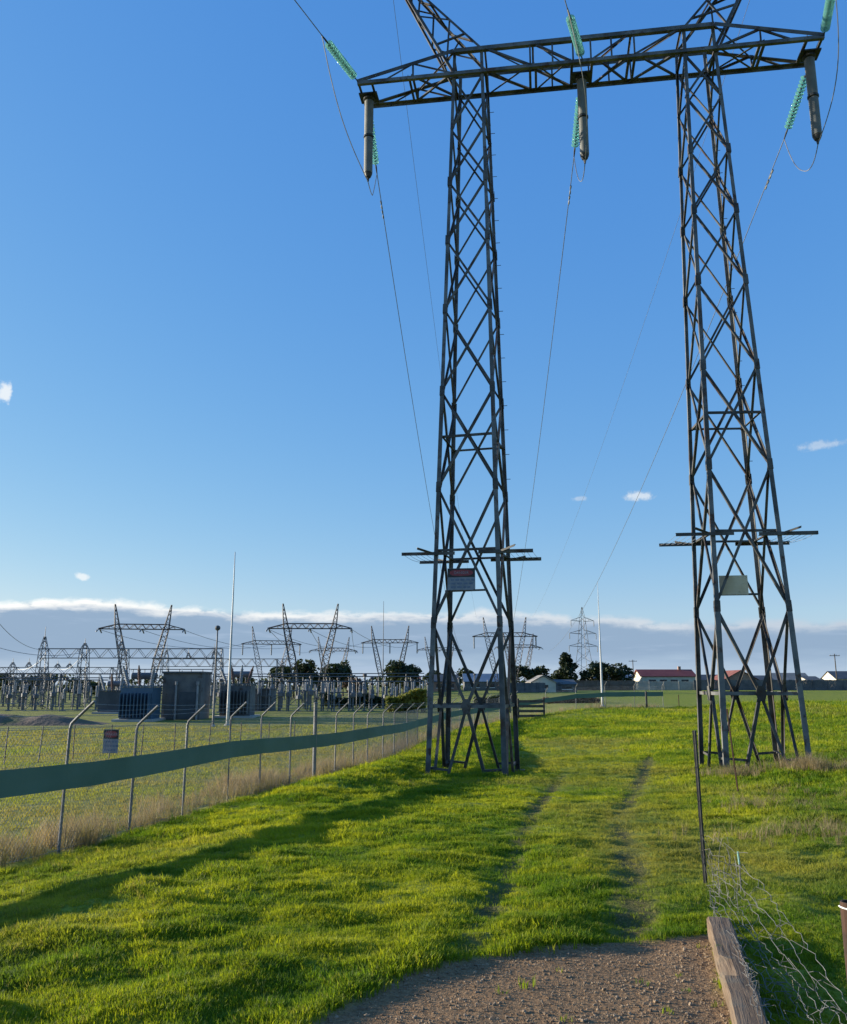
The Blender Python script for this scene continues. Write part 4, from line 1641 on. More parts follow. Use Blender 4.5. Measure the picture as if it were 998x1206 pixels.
# ------------------------------------------------------------------ far towers with V legs
def lattice(mb, P0, P1, w0, w1, n, r, sides=3):
    """square lattice mast from P0 to P1 added to mb"""
    P0, P1 = Vector(P0), Vector(P1)
    d = (P1 - P0).normalized()
    a = d.cross(Vector((0, 1, 0))).normalized()
    b = d.cross(a).normalized()

    def c(i, k):
        t = k / n
        w = (w0 + (w1 - w0) * t) / 2
        sx, sy = ((-1, -1), (1, -1), (1, 1), (-1, 1))[i % 4]
        return P0.lerp(P1, t) + a * sx * w + b * sy * w
    for i in range(4):
        mb.tube([c(i, 0), c(i, n)], r, sides)
    for k in range(n):
        for i in range(4):
            if (k + i) % 2:
                mb.tube([c(i, k), c(i + 1, k + 1)], r * 0.62, sides)
            else:
                mb.tube([c(i + 1, k), c(i, k + 1)], r * 0.62, sides)
    return mb


VM = {}


def v_meshes(kind):
    """shared meshes of a V legged tower about 18 m tall, base at the origin"""
    if kind in VM:
        return VM[kind]
    r = 0.088
    res = {}
    for s in (-1, 1):
        lg = MB()
        lattice(lg, (s * 1.7, 0, 0), (s * 3.3, 0, 8.0), 0.5, 1.3, 10, r)
        lattice(lg, (s * 3.3, 0, 8.0), (s * 4.55, 0, 13.4), 1.25, 0.95, 6, r)
        res['leg%d' % s] = lg
        res['peak%d' % s] = lattice(MB(), (s * 4.6, 0, 13.4), (s * 5.35, 0, 18.2), 0.95, 0.14, 6, r * 0.9)
    ca = MB()
    T, D, C = 8.1, 0.55, 0.95
    for e in (-1, 1):
        ca.tube([(-T, e * D, 13.4), (T, e * D, 13.4)], r, 3)
        ca.tube([(-T, e * D, 13.45), (-4.6, e * D, 13.4 + C), (4.6, e * D, 13.4 + C), (T, e * D, 13.45)], r, 3)
        n = 12
        for k in range(n):
            u0, u1 = -4.6 + 9.2 * k / n, -4.6 + 9.2 * (k + 1) / n
            z0, z1 = (13.4, 13.4 + C) if k % 2 else (13.4 + C, 13.4)
            ca.tube([(u0, e * D, z0), (u1, e * D, z1)], r * 0.65, 3)
        for s in (-1, 1):
            ca.tube([(s * 4.6, e * D, 13.4), (s * 6.2, e * D, 13.98)], r * 0.65, 3)
            ca.tube([(s * 6.2, e * D, 13.4), (s * 6.2, e * D, 13.98)], r * 0.65, 3)
    for k in range(17):
        u = -T + 2 * T * k / 16
        ca.tube([(u, -D, 13.4), (u, D, 13.4)], r * 0.65, 3)
    res['crossarm'] = ca
    ins = MB()
    if kind == 'strain':
        prof = []
        for k in range(12):
            prof += [(0.05, -0.16 * k), (0.15, -0.16 * k - 0.06)]
        ins.lathe(prof + [(0.05, -2.0)], 6)
    else:
        ins.lathe([(0.13, 0), (0.17, -0.1), (0.17, -2.7), (0.08, -2.95)], 8)
    res['ins'] = ins
    VM[kind] = {k: v.mesh(k) for k, v in res.items()}
    for m in VM[kind].values():
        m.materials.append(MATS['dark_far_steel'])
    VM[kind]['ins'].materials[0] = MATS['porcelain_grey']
    return VM[kind]


def v_tower(px, D, top, yaw, kind, label, zx=1.0):
    """V legged tower; 'top' is the photo row of its peaks"""
    q = at(px, D)
    root = empty('pylon', q, yaw)
    H = z_at(top, D) - q.z
    k = H / 18.2
    root.scale = (k * zx, k, k)
    tag(root, label, 'pylon', 'pylons around the substation')
    M = v_meshes(kind)
    for s in (-1, 1):
        link('leg', M['leg%d' % s], root)
        link('peak', M['peak%d' % s], root)
    link('crossarm', M['crossarm'], root)
    for s in (-1, 0, 1):
        if kind == 'strain':
            o = link('insulator', M['ins'], root, (s * 8.0, -0.55, 13.35), (math.radians(-72), 0, 0))
            o = link('insulator', M['ins'], root, (s * 8.0, 0.55, 13.35), (math.radians(72), 0, 0))
        else:
            link('insulator', M['ins'], root, (s * 7.7, 0, 13.35))
    return root, k * zx, k


T1 = v_tower(162, 150, 712, 0.15, 'strain', 'dark pylon rising behind the blue transformer tank')
T2 = v_tower(363, 150, 711, 0.02, 'strain', 'tall pylon above the pair of dark rounded trees, widest crossarm of its row')
T3 = v_tower(318, 228, 738, 0.2, 'hang', 'smaller pylon with hanging insulators standing behind the white lightning mast')
T4 = v_tower(459, 225, 737, -0.1, 'hang', 'smaller pylon with hanging insulators behind the single round tree')
T5 = v_tower(392, 300, 750, 0.25, 'strain', 'faint distant pylon between the two rows of pylons')
T5b = v_tower(518, 300, 750, 0.1, 'strain', 'faint distant pylon half hidden by the tower column with the danger sign')
T7 = v_tower(612, 330, 746, 0.2, 'strain', 'faint distant pylon behind the pylon that carries the near power lines')
T6 = v_tower(596, 155, 727, -0.06, 'hang', 'pylon in line with the near tower, seen through its column')


def susp_tower(px, D, top, label):
    q = at(px, D)
    H = z_at(top, D) - q.z
    root = empty('lattice_mast', q, 0.3)
    tag(root, label, 'pylon')
    mb = MB()
    lattice(mb, (0, 0, 0), (0, 0, H * 0.45), 7.2, 3.6, 6, 0.11)
    lattice(mb, (0, 0, H * 0.45), (0, 0, H * 0.86), 3.6, 1.7, 7, 0.10)
    lattice(mb, (0, 0, H * 0.86), (0, 0, H), 1.7, 0.2, 3, 0.08)
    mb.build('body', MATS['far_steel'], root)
    for h, w in ((0.50, 6.4), (0.66, 6.0), (0.82, 5.2)):
        for s in (-1, 1):
            ar = MB()
            for e in (-0.8, 0.8):
                ar.tube([(s * 1.0, e, H * h), (s * w, 0, H * h + 0.3)], 0.09, 3)
                ar.tube([(s * 1.0, e, H * h + 1.6), (s * w, 0, H * h + 0.3)], 0.08, 3)
            ar.tube([(s * w * 0.55, -0.4, H * h + 0.15), (s * w * 0.55, 0.4, H * h + 0.9)], 0.06, 3)
            ar.build('arm', MATS['far_steel'], root)
            MB().lathe([(0.12, 0), (0.16, -0.1), (0.16, -2.2), (0.05, -2.4)], 6, (s * w, 0, H * h + 0.25)).build('insulator', MATS['porcelain_grey'], root)


susp_tower(689, 350, 715, 'pale lattice mast with three pairs of arms rising behind the tall dark tree')

# lines strung between the far pylons
lines = []


def arm_pt(T, u):
    root, kx, k = T
    rz = root.rotation_euler.z
    return Vector(root.location) + Vector((math.cos(rz), math.sin(rz), 0)) * u * kx + UP * 13.3 * k


for (A, B, nm) in ((T1, T3, 'behind the white lightning mast'), (T2, T4, 'between the tall pylon and the round tree'), (T2, T5, 'behind the tall pylon')):
    for u in (-8, 0, 8):
        wire('power_line', wire_pts(arm_pt(A, u), arm_pt(B, u), 2.0, 14), 0.045, 'sagging far power line strung between the pylons ' + nm, group='far power lines ' + nm, sides=3)

# ------------------------------------------------------------------ substation gantries
def gantry(xa, xb, D, ytop, ydeep, label, cols, rods):
    q = at((xa + xb) / 2, D)
    root = empty('gantry', q)
    tag(root, label, 'gantry', 'substation gantries')
    za, zb_ = z_at(ytop, D) - q.z, z_at(ytop + ydeep, D) - q.z

    def lx(px):
        return at(px, D, q.z + za).x - q.x
    bm = MB()
    x0, x1 = lx(xa), lx(xb)
    n = max(6, int((x1 - x0) / 0.9))
    r = 0.05
    for e in (-0.4, 0.4):
        for z in (za, zb_):
            bm.tube([(x0, e, z), (x1, e, z)], r, 3)
        for k in range(n):
            u0, u1 = x0 + (x1 - x0) * k / n, x0 + (x1 - x0) * (k + 1) / n
            bm.tube([(u0, e, za if k % 2 else zb_), (u1, e, zb_ if k % 2 else za)], r * 0.7, 3)
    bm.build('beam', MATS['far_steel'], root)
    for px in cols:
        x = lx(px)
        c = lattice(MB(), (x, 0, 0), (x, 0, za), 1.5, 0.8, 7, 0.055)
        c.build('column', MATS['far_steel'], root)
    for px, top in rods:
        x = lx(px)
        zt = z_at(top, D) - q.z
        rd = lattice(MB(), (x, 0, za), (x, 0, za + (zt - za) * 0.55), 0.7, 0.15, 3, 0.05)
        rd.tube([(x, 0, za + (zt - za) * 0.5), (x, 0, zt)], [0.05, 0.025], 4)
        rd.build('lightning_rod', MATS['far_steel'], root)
    return root


gantry(47, 262, 105, 764, 11, 'long lattice gantry beam reaching behind the blue transformer tank', (52, 100, 147, 258), ((52, 738), (100, 752), (143, 748)))
gantry(-20, 140, 120, 786, 8, 'lower lattice gantry in front of the dark tree line', (15, 52, 98, 136), ((15, 775), (34, 775), (68, 778), (82, 778)))
gantry(180, 345, 135, 776, 9, 'pale lattice gantry crossing behind the lamp pole', (195, 258, 330), ((196, 757), (222, 763), (252, 758)))
gantry(-30, 60, 95, 793, 6, 'short low gantry at the edge of the brown earth bank', (-12, 30, 58), ())

# ------------------------------------------------------------------ transformers and switch rooms
def transformer(px0, px1, D, ytop, label, mat, bush, fins=True):
    a, b = at(px0, D), at(px1, D)
    q = (a + b) / 2
    q.z = gz(q.x, q.y)
    w = (b - a).length
    root = empty('transformer', q)
    tag(root, label, 'transformer')
    h = z_at(ytop, D) - q.z
    tank = MB().box((0, 0, h * 0.40), (w, 2.2, h * 0.72))
    tank.box((0, 0, h * 0.785), (w * 1.04, 2.3, h * 0.03))
    tank.build('tank', MATS[mat], root)
    MB().box((0, 0, 0.02), (w * 1.3, 3.4, 0.30)).build('plinth', MATS['concrete'], root)
    if fins:
        n = 9
        for k in range(n):
            x = -w / 2 + w * (k + 0.5) / n
            MB().box((x, -1.38, h * 0.36), (0.055, 0.5, h * 0.54)).build('radiator_fin', MATS[mat], root)
    root_c = MB().lathe([(0.24, -w * 0.4), (0.26, -w * 0.38), (0.26, w * 0.38), (0.24, w * 0.4)], 14).build('conservator', MATS['far_steel'], root)
    root_c.rotation_euler = (0, math.pi / 2, 0)
    root_c.location = (0, 0.5, h * 1.02)
    MB().tube([(w * 0.2, 0.5, h * 0.78), (w * 0.2, 0.5, h * 0.98)], 0.06, 6).build('pipe', MATS[mat], root)
    for k in range(bush):
        x = -w * 0.36 + w * 0.72 * k / max(1, bush - 1)
        pr = [(0.14, 0)]
        for j in range(8):
            pr += [(0.08, 0.15 + 0.14 * j), (0.15, 0.20 + 0.14 * j)]
        pr += [(0.07, 1.35), (0.05, 1.6)]
        o = MB().lathe(pr, 8).build('bushing', MATS['porcelain_brown' if k % 2 else 'porcelain_grey'], root)
        o.location = (x, -0.5, h * 0.80)
        o.rotation_euler = (0.3, 0.22 * (k - (bush - 1) / 2), 0)
    return root


transformer(146, 183, 68, 797, 'blue finned transformer tank standing on a concrete plinth', 'transformer_blue', 3)
transformer(262, 297, 74, 795, 'grey brown transformer between the lamp pole and the white mast', 'grey_panel', 4)
transformer(120, 146, 82, 806, 'small dark transformer tucked behind the blue tank', 'dark_panel', 3, False)


def enclosure(px0, px1, D, ytop, label):
    a, b = at(px0, D), at(px1, D)
    q = (a + b) / 2
    q.z = gz(q.x, q.y)
    w = (b - a).length
    h = z_at(ytop, D) - q.z
    root = empty('switch_house', q)
    tag(root, label, 'switch house')
    MB().box((0, 0, h / 2 - 0.15), (w, 3.0, h + 0.3)).build('wall', MATS['grey_panel'], root)
    MB().box((0, 0, h + 0.06), (w * 1.05, 3.3, 0.14)).build('roof', MATS['dark_roof'], root)
    for x, dw, dh in ((0.16, 0.42, 0.58), (-0.30, 0.26, 0.36)):
        d = MB().box((w * x, -1.53, h * dh / 2 + 0.05), (w * dw, 0.06, h * dh)).build('door', MATS['dark_panel'], root)
        MB().box((w * (x + dw * 0.4), -1.58, h * dh * 0.5), (0.05, 0.05, 0.2)).build('handle', MATS['far_steel'], d)
    for x in (-0.13, 0.42):
        MB().lathe([(0.09, 0), (0.09, h * 0.74), (0.13, h * 0.75), (0.13, h * 0.82)], 8, (w * x, -1.68, 0)).build('cable_duct', MATS['porcelain_grey'], root)
    return root


enclosure(196, 241, 71, 793, 'flat roofed grey switch house with dark doors beside the blue tank')
enclosure(300, 322, 90, 812, 'small flat roofed switch house behind the white mast')

# ------------------------------------------------------------------ post insulators and switches on steel stands
def stand_proto(kind):
    root = empty('post_insulator' if kind == 0 else ('disconnector' if kind == 1 else 'instrument_transformer'), (0, 0, 0))
    st = MB()
    if kind == 1:
        for x in (-0.9, 0.9):
            st.box((x, 0, 1.15), (0.14, 0.14, 2.3))
        st.box((0, 0, 2.3), (2.2, 0.2, 0.14))
        st.tube([(-0.9, 0, 0.2), (0.9, 0, 2.2)], 0.04, 4)
    else:
        st.box((0, 0, 1.0), (0.16, 0.16, 2.0))
        st.box((0, 0, 2.02), (0.4, 0.4, 0.06))
        st.box((0, 0, 0.03), (0.5, 0.5, 0.12))
    st.build('stand', MATS['far_steel'], root)

    def column_(x, z, h, r=0.13):
        pr = [(r * 1.1, 0)]
        n = int(h / 0.13)
        for j in range(n):
            pr += [(r * 0.6, 0.06 + h * j / n), (r, 0.11 + h * j / n)]
        pr += [(r * 0.7, h), (r * 0.7, h + 0.12), (0.03, h + 0.16)]
        return MB().lathe(pr, 7, (x, 0, z)).build('insulator', MATS['porcelain_grey'], root)
    if kind == 0:
        column_(0, 2.05, 1.5)
    elif kind == 1:
        for x in (-0.9, 0, 0.9):
            column_(x, 2.37, 1.2, 0.11)
        MB().tube([(-0.95, 0, 3.72), (0.95, 0, 3.72)], 0.04, 5).build('blade', MATS['far_steel'], root)
    else:
        MB().lathe([(0.25, 2.05), (0.28, 2.1), (0.28, 2.6), (0.2, 2.7)], 10).build('tank', MATS['far_steel'], root)
        column_(0, 2.7, 1.3, 0.16)
        MB().lathe([(0.15, 0), (0.22, 0.1), (0.22, 0.3), (0.1, 0.42)], 9, (0, 0, 4.1)).build('head', MATS['dark_far_steel'], root)
    return root


PROTO = [stand_proto(k) for k in range(3)]
LAB = [('slender grey post insulator on a stand', 'insulator', 'post insulators'),
       ('three column switch on twin legs', 'switch', 'disconnectors'),
       ('round headed instrument transformer on a stand', 'instrument transformer', 'instrument transformers')]
used = [False] * 3
spots = []
rg = random.Random(3)
ROWS = ((88, 305, 500, 12, 'front row between white mast and golden hedge'), (96, 250, 505, 13, 'second row behind the white mast'),
        (104, -5, 150, 11, 'row under the long gantry'), (112, 240, 500, 14, 'third row before the domed trees'),
        (124, -10, 150, 12, 'row behind the long gantry'), (128, 235, 500, 16, 'last row before the domed trees'),
        (90, 10, 120, 17, 'row nearest the brown earth bank'), (140, 505, 600, 17, 'row behind the danger sign column'),
        (146, -30, 190, 11, 'far row before the dark shrubs'), (150, 190, 500, 12, 'farthest row before the dark shrubs'), (84, 180, 300, 13, 'row behind the switch house'))
for row, (D, x0, x1, step, place) in enumerate(ROWS):
    px = x0
    while px < x1:
        spots.append((px + rg.uniform(-2, 2), D + rg.uniform(-1.5, 1.5), rg.choice((0, 0, 0, 1, 2, 2)), rg.uniform(0.58, 0.86), place))
        px += step * rg.uniform(0.8, 1.25)
for px, D, k, sc_, place in spots:
    if not used[k]:
        o = PROTO[k]
        used[k] = True
    else:
        o = copy_tree(PROTO[k])
    o.location = at(px, D)
    o.rotation_euler = (0, 0, rg.choice((0, 0.1, 1.57)))
    o.scale = (1, 1, sc_)
    tag(o, LAB[k][0] + ', ' + place, LAB[k][1], LAB[k][2] + ', ' + place)

# ------------------------------------------------------------------ masts and poles
def mast(name, px, D, top, r0, r1, mat, label, cat, ball=False, arm=False):
    q = at(px, D)
    root = empty(name, q)
    tag(root, label, cat)
    h = z_at(top, D) - q.z
    n = 8
    pts = [(0, 0, -0.3 + (h + 0.3) * k / n) for k in range(n + 1)]
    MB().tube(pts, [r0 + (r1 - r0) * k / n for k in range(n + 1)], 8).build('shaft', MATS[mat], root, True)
    MB().lathe([(r0 * 2.0, 0), (r0 * 2.0, 0.08), (r0 * 1.2, 0.14)], 8).build('base_plate', MATS['concrete'], root)
    if ball:
        MB().lathe([(0.05, 0), (0.16, 0.06), (0.2, 0.18), (0.16, 0.30), (0.05, 0.36)], 10, (0, 0, h - 0.1)).build('lamp_head', MATS['dark_panel'], root)
    if arm:
        MB().box((0, 0, h - 0.4), (2.2, 0.12, 0.12)).build('crossarm', MATS['rail_timber'], root)
        for x in (-0.95, -0.35, 0.35, 0.95):
            MB().lathe([(0.05, 0), (0.07, 0.1), (0.03, 0.2)], 6, (x, 0, h - 0.34)).build('insulator', MATS['porcelain_grey'], root)
    return root


mast('lightning_mast', 268, 61, 650, 0.115, 0.03, 'white_pole', 'tall tapering white lightning mast standing on the mown grass', 'mast')
mast('lamp_pole', 251, 60, 741, 0.085, 0.05, 'far_steel', 'dark lamp pole with a small round head beside the white mast', 'lamp pole', ball=True)
mast('lightning_mast', 710, 76, 686, 0.115, 0.015, 'white_pole', 'white lightning mast behind the green strip between tower columns', 'mast')
mast('lightning_mast', 451, 140, 708, 0.10, 0.03, 'far_steel', 'thin grey lightning mast standing beside the single round tree', 'mast')
mast('utility_pole', 987, 185, 770, 0.14, 0.10, 'rail_timber', 'timber utility pole with crossarm beside the cream house', 'utility pole', arm=True)
mast('utility_pole', 747, 230, 777, 0.14, 0.10, 'rail_timber', 'thin timber utility pole at the gable of the long house', 'utility pole', arm=True)

# ------------------------------------------------------------------ trees
def tree(px, D, w, top, mat, label, kind='round', seed=0, leaf=0.34, n=1500, group=None):
    rgt = random.Random(seed)
    q = at(px, D)
    root = empty('tree', q)
    tag(root, label, 'tree', group)
    H = z_at(top, D) - q.z
    R = w / F * D / 2 * 1.4
    tr = MB()
    th = H * 0.62
    tr.tube([(0, 0, -0.3), (0.05 * H * rgt.uniform(-.5, .5), 0, th * 0.5), (0.06 * H * rgt.uniform(-.6, .6), 0, th)], [H * 0.035, H * 0.025, H * 0.012], 7)
    for k in range(7):
        an = rgt.uniform(0, 6.28)
        z0 = H * rgt.uniform(0.22, 0.5)
        tr.tube([(0, 0, z0), (math.cos(an) * R * 0.4, math.sin(an) * R * 0.4, z0 + H * 0.12), (math.cos(an) * R * 0.75, math.sin(an) * R * 0.75, z0 + H * 0.26)], [H * 0.016, H * 0.011, H * 0.005], 5)
    tr.build('trunk', MATS['tree_bark'], root)
    # leaf clumps: several offset lobes, each filled with small faces
    lobes = []
    nl = 11 if kind != 'cone' else 13
    for k in range(nl):
        an = rgt.uniform(0, 6.28)
        if kind == 'cone':
            t = (k + 0.5) / nl
            rr = R * (1.05 - 0.75 * t) * rgt.uniform(0.25, 0.7)
            lobes.append((math.cos(an) * rr, math.sin(an) * rr, H * (0.22 + 0.70 * t), R * (0.62 - 0.34 * t), H * 0.10))
        elif kind == 'droop':
            t = k / (nl - 1)
            lobes.append((R * (-0.75 + 1.7 * t) , math.sin(an) * R * 0.3, H * (0.62 + 0.22 * math.sin(math.pi * (0.25 + 0.7 * t)) - 0.22 * t * t), R * 0.36, H * 0.13))
        else:
            rr = R * math.sqrt(rgt.random()) * 0.72
            zz = H * (0.30 + 0.54 * rgt.random() * (1.15 - 0.6 * rr / R))
            lobes.append((math.cos(an) * rr, math.sin(an) * rr, zz, R * rgt.uniform(0.30, 0.48), H * rgt.uniform(0.10, 0.17)))
    cr = MB()
    for k in range(n):
        lx, ly, lz, lr, lh = rgt.choice(lobes)
        while True:
            a, b, c = rgt.uniform(-1, 1), rgt.uniform(-1, 1), rgt.uniform(-1, 1)
            m = a * a + b * b + c * c
            if 0.25 < m < 1:
                break
        p = Vector((lx + a * lr, ly + b * lr, lz + c * lh))
        u = Vector((rgt.gauss(0, 1), rgt.gauss(0, 1), rgt.gauss(0, 0.7))).normalized()
        v = u.cross(Vector((rgt.gauss(0, 1), rgt.gauss(0, 1), rgt.gauss(0, 1)))).normalized()
        s = leaf * rgt.uniform(0.6, 1.35)
        cr.add([p - u * s, p + v * s * 0.55, p + u * s, p - v * s * 0.55], [(0, 1, 2, 3)])
    cr.build('crown', MATS[mat], root)
    return root


TREES = [
    (346, 160, 50, 770, 'eucalypt_leaf', 'dark domed tree behind the switchyard insulators, first of a close pair', 'round', 0.40, 1900),
    (391, 158, 40, 778, 'eucalypt_leaf', 'dark domed tree with open edge, second of the close pair behind the switchyard', 'round', 0.38, 1600),
    (404, 185, 20, 774, 'eucalypt_leaf', 'small feathery treetop rising just behind the close pair of domed trees', 'round', 0.35, 500),
    (416, 150, 18, 791, 'reddish_leaf', 'small reddish brown tree in the switchyard background', 'round', 0.3, 500),
    (469, 168, 38, 770, 'eucalypt_leaf', 'single dense round tree standing apart behind the low hedge', 'round', 0.38, 2000),
    (508, 200, 22, 784, 'eucalypt_leaf', 'low dark tree behind the tower column beside the single round tree', 'round', 0.4, 800),
    (548, 200, 30, 783, 'eucalypt_leaf', 'low dark tree seen through the tower column with the danger sign', 'round', 0.4, 900),
    (612, 190, 24, 778, 'eucalypt_leaf', 'dark tree beside the tower column above the fawn roofed shed', 'round', 0.4, 900),
    (634, 190, 30, 779, 'eucalypt_leaf', 'dark ragged tree directly above the fawn roofed shed', 'round', 0.4, 1000),
    (670, 185, 27, 768, 'pine_leaf', 'tall dark narrow tree in front of the pale lattice mast', 'cone', 0.36, 1900),
    (655, 186, 18, 790, 'pine_leaf', 'low dark bush tree at the foot of the tall narrow tree', 'round', 0.36, 600),
    (699, 190, 24, 777, 'pine_leaf', 'dark rounded tree beside the white mast, under the lattice mast', 'round', 0.36, 900),
    (722, 185, 36, 771, 'pine_leaf', 'dark broad crowned tree above the blue roofed house', 'round', 0.36, 1500),
    (690, 186, 12, 786, 'pine_leaf', 'little dark tree squeezed between the narrow tree and rounded tree', 'round', 0.3, 400),
    (8, 170, 26, 791, 'eucalypt_leaf', 'small dark tree at the start of the tree line behind the low gantry', 'round', 0.4, 700),
    (50, 175, 40, 789, 'eucalypt_leaf', 'broad low dark tree behind the lattice gantry column', 'round', 0.4, 1100),
    (100, 180, 36, 796, 'eucalypt_leaf', 'low spreading tree behind the end of the lower gantry', 'round', 0.4, 900),
    (288, 165, 22, 788, 'eucalypt_leaf', 'small dark tree between the white mast and the domed pair', 'round', 0.36, 600),
    (996, 210, 26, 788, 'eucalypt_leaf', 'dark tree standing behind the cream house', 'round', 0.4, 800),
    (940, 240, 16, 793, 'eucalypt_leaf', 'small tree between the grey roofs behind the paling fence', 'round', 0.4, 400),
]
for i, (px, D, w, top, mat, lb, kind, lf, n) in enumerate(TREES):
    tree(px, D, w, top, mat, lb, kind, 40 + i, lf, n)

# ------------------------------------------------------------------ houses and sheds
def house(px0, px1, D, ridge, eave, wall, roof, label, name='house', gable_front=False, wins=3, depth=8.0, chim=False, yaw=0.0):
    a, b = at(px0, D), at(px1, D)
    q = (a + b) / 2
    q.z = gz(q.x, q.y)
    w = (b - a).length
    he, hr = z_at(eave, D) - q.z, z_at(ridge, D) - q.z
    root = empty(name, q, yaw)
    tag(root, label, 'house' if name == 'house' else 'shed')
    mb = MB().box((0, 0, he / 2 - 0.2), (w * 0.94, depth * 0.94, he + 0.4))
    if not gable_front:
        for s in (-1, 1):
            x = s * w * 0.47
            mb.add([(x, -depth * 0.47, he), (x, depth * 0.47, he), (x, 0, hr - 0.1)], [(0, 1, 2) if s > 0 else (2, 1, 0)])
    else:
        for s in (-1, 1):
            y = s * depth * 0.47
            mb.add([(-w * 0.47, y, he), (w * 0.47, y, he), (0, y, hr - 0.1)], [(2, 1, 0) if s > 0 else (0, 1, 2)])
    mb.build('wall', MATS[wall], root)
    rf = MB()
    t = 0.12
    if not gable_front:
        A = [(-w / 2, -depth / 2, he - 0.05), (w / 2, -depth / 2, he - 0.05), (w / 2, 0, hr), (-w / 2, 0, hr), (w / 2, depth / 2, he - 0.05), (-w / 2, depth / 2, he - 0.05)]
    else:
        A = [(-w / 2, depth / 2, he - 0.05), (-w / 2, -depth / 2, he - 0.05), (0, -depth / 2, hr), (0, depth / 2, hr), (w / 2, -depth / 2, he - 0.05), (w / 2, depth / 2, he - 0.05)]
    vs = A + [(x, y, z + t) for x, y, z in A]
    rf.add(vs, [(6, 7, 8, 9), (9, 8, 10, 11), (3, 2, 1, 0), (5, 4, 2, 3), (0, 1, 7, 6), (4, 5, 11, 10), (1, 2, 8, 7), (2, 4, 10, 8), (3, 0, 6, 9), (5, 3, 9, 11)])
    ro = rf.build('roof', MATS[roof], root)
    if chim:
        MB().box((w * 0.28, 0, hr + 0.3), (0.6, 0.6, 1.0)).build('chimney', MATS['brick_wall'], ro)
    for k in range(wins):
        x = -w * 0.38 + w * 0.76 * (k + 0.5) / max(1, wins)
        wn = MB().box((x, -depth * 0.47 - 0.02, he * 0.55), (min(1.6, w / wins * 0.5), 0.06, he * 0.42)).build('window', MATS['window_dark'], root)
        MB().box((x, -depth * 0.47 - 0.05, he * 0.55 - he * 0.23), (min(1.8, w / wins * 0.55), 0.12, 0.1)).build('sill', MATS['white_paint'], wn)
    return root


house(750, 816, 200, 789, 797, 'cream_wall', 'red_roof', 'long low cream house with a dull red roof behind the pale fence', wins=4, chim=True)
house(694, 742, 196, 792, 800, 'cream_wall', 'blue_roof', 'house with a pale blue metal roof below the windswept tree', wins=3)
house(622, 652, 150, 796, 804, 'cream_wall', 'fawn_roof', 'fawn roofed shed behind the timber hurdle', 'shed', True, 1)
house(652, 676, 152, 801, 806, 'grey_panel', 'dark_roof', 'low dark green shed beside the fawn roofed shed', 'shed', False, 1)
house(545, 590, 175, 794, 803, 'grey_panel', 'blue_roof', 'blue grey roofed shed seen through the tower column with the danger sign', 'shed', False, 2)
house(508, 540, 185, 795, 803, 'brick_wall', 'dark_roof', 'dark roofed house just behind the tower leg near the hedge', wins=2)
house(474, 496, 175, 798, 804, 'cream_wall', 'rust_red_roof', 'small cream house with tiled roof showing past the round tree', wins=2)
house(842, 887, 205, 790, 802, 'brick_wall', 'rust_red_roof', 'big rust red roofed house behind the splayed tower column', gable_front=True, wins=2, depth=11)
house(884, 908, 215, 796, 803, 'cream_wall', 'dark_roof', 'house with a white gable next to the rust red roof', wins=2)
house(905, 950, 220, 793, 802, 'grey_panel', 'fawn_roof', 'long house with a pale grey roof behind the dark paling fence', wins=3)
house(944, 962, 205, 797, 802, 'cream_wall', 'dark_roof', 'small pale walled house beside the long pale grey roof', wins=1)
house(976, 1012, 200, 791, 800, 'cream_wall', 'dark_roof', 'cream house at the end of the dark paling fence', wins=2)
house(820, 846, 230, 795, 803, 'grey_panel', 'dark_roof', 'dark low house between the red roofs', wins=1)

# ------------------------------------------------------------------ paling fences and hedges behind the paddock
def paling(px0, px1, D0, D1, h, mat, label):
    a, b = at(px0, D0), at(px1, D1)
    ln = math.hypot(b.x - a.x, b.y - a.y)
    root = empty('paling_fence', a)
    tag(root, label, 'fence')
    n = int(ln / 0.3)
    mb = MB()
    for k in range(n):
        t = (k + 0.5) / n
        x, y = a.x + (b.x - a.x) * t, a.y + (b.y - a.y) * t
        hh = h * (1 + random.uniform(-0.03, 0.03))
        mb.box((x - a.x, y - a.y, gz(x, y) - a.z + hh / 2 - 0.1), (0.29, 0.03, hh + 0.2), math.atan2(b.y - a.y, b.x - a.x))
    o = tag(mb.build('palings', MATS[mat], root), kind='stuff')
    m = int(ln / 2.7) + 1
    for k in range(m):
        t = k / max(1, m - 1)
        x, y = a.x + (b.x - a.x) * t, a.y + (b.y - a.y) * t
        MB().box((x - a.x, y - a.y - 0.07, gz(x, y) - a.z + h / 2), (0.11, 0.09, h + 0.08)).build('post', MATS[mat], root)


paling(818, 1030, 172, 168, 2.0, 'paling_grey', 'long dark grey paling fence along the far edge of the paddock')
paling(748, 818, 176, 173, 1.75, 'paling_pale', 'pale fence in front of the long red roofed house')
paling(672, 748, 165, 172, 1.9, 'paling_brown', 'brown fence below the house with the pale blue roof')
paling(590, 672, 140, 150, 1.6, 'paling_grey', 'grey fence in front of the fawn roofed shed')


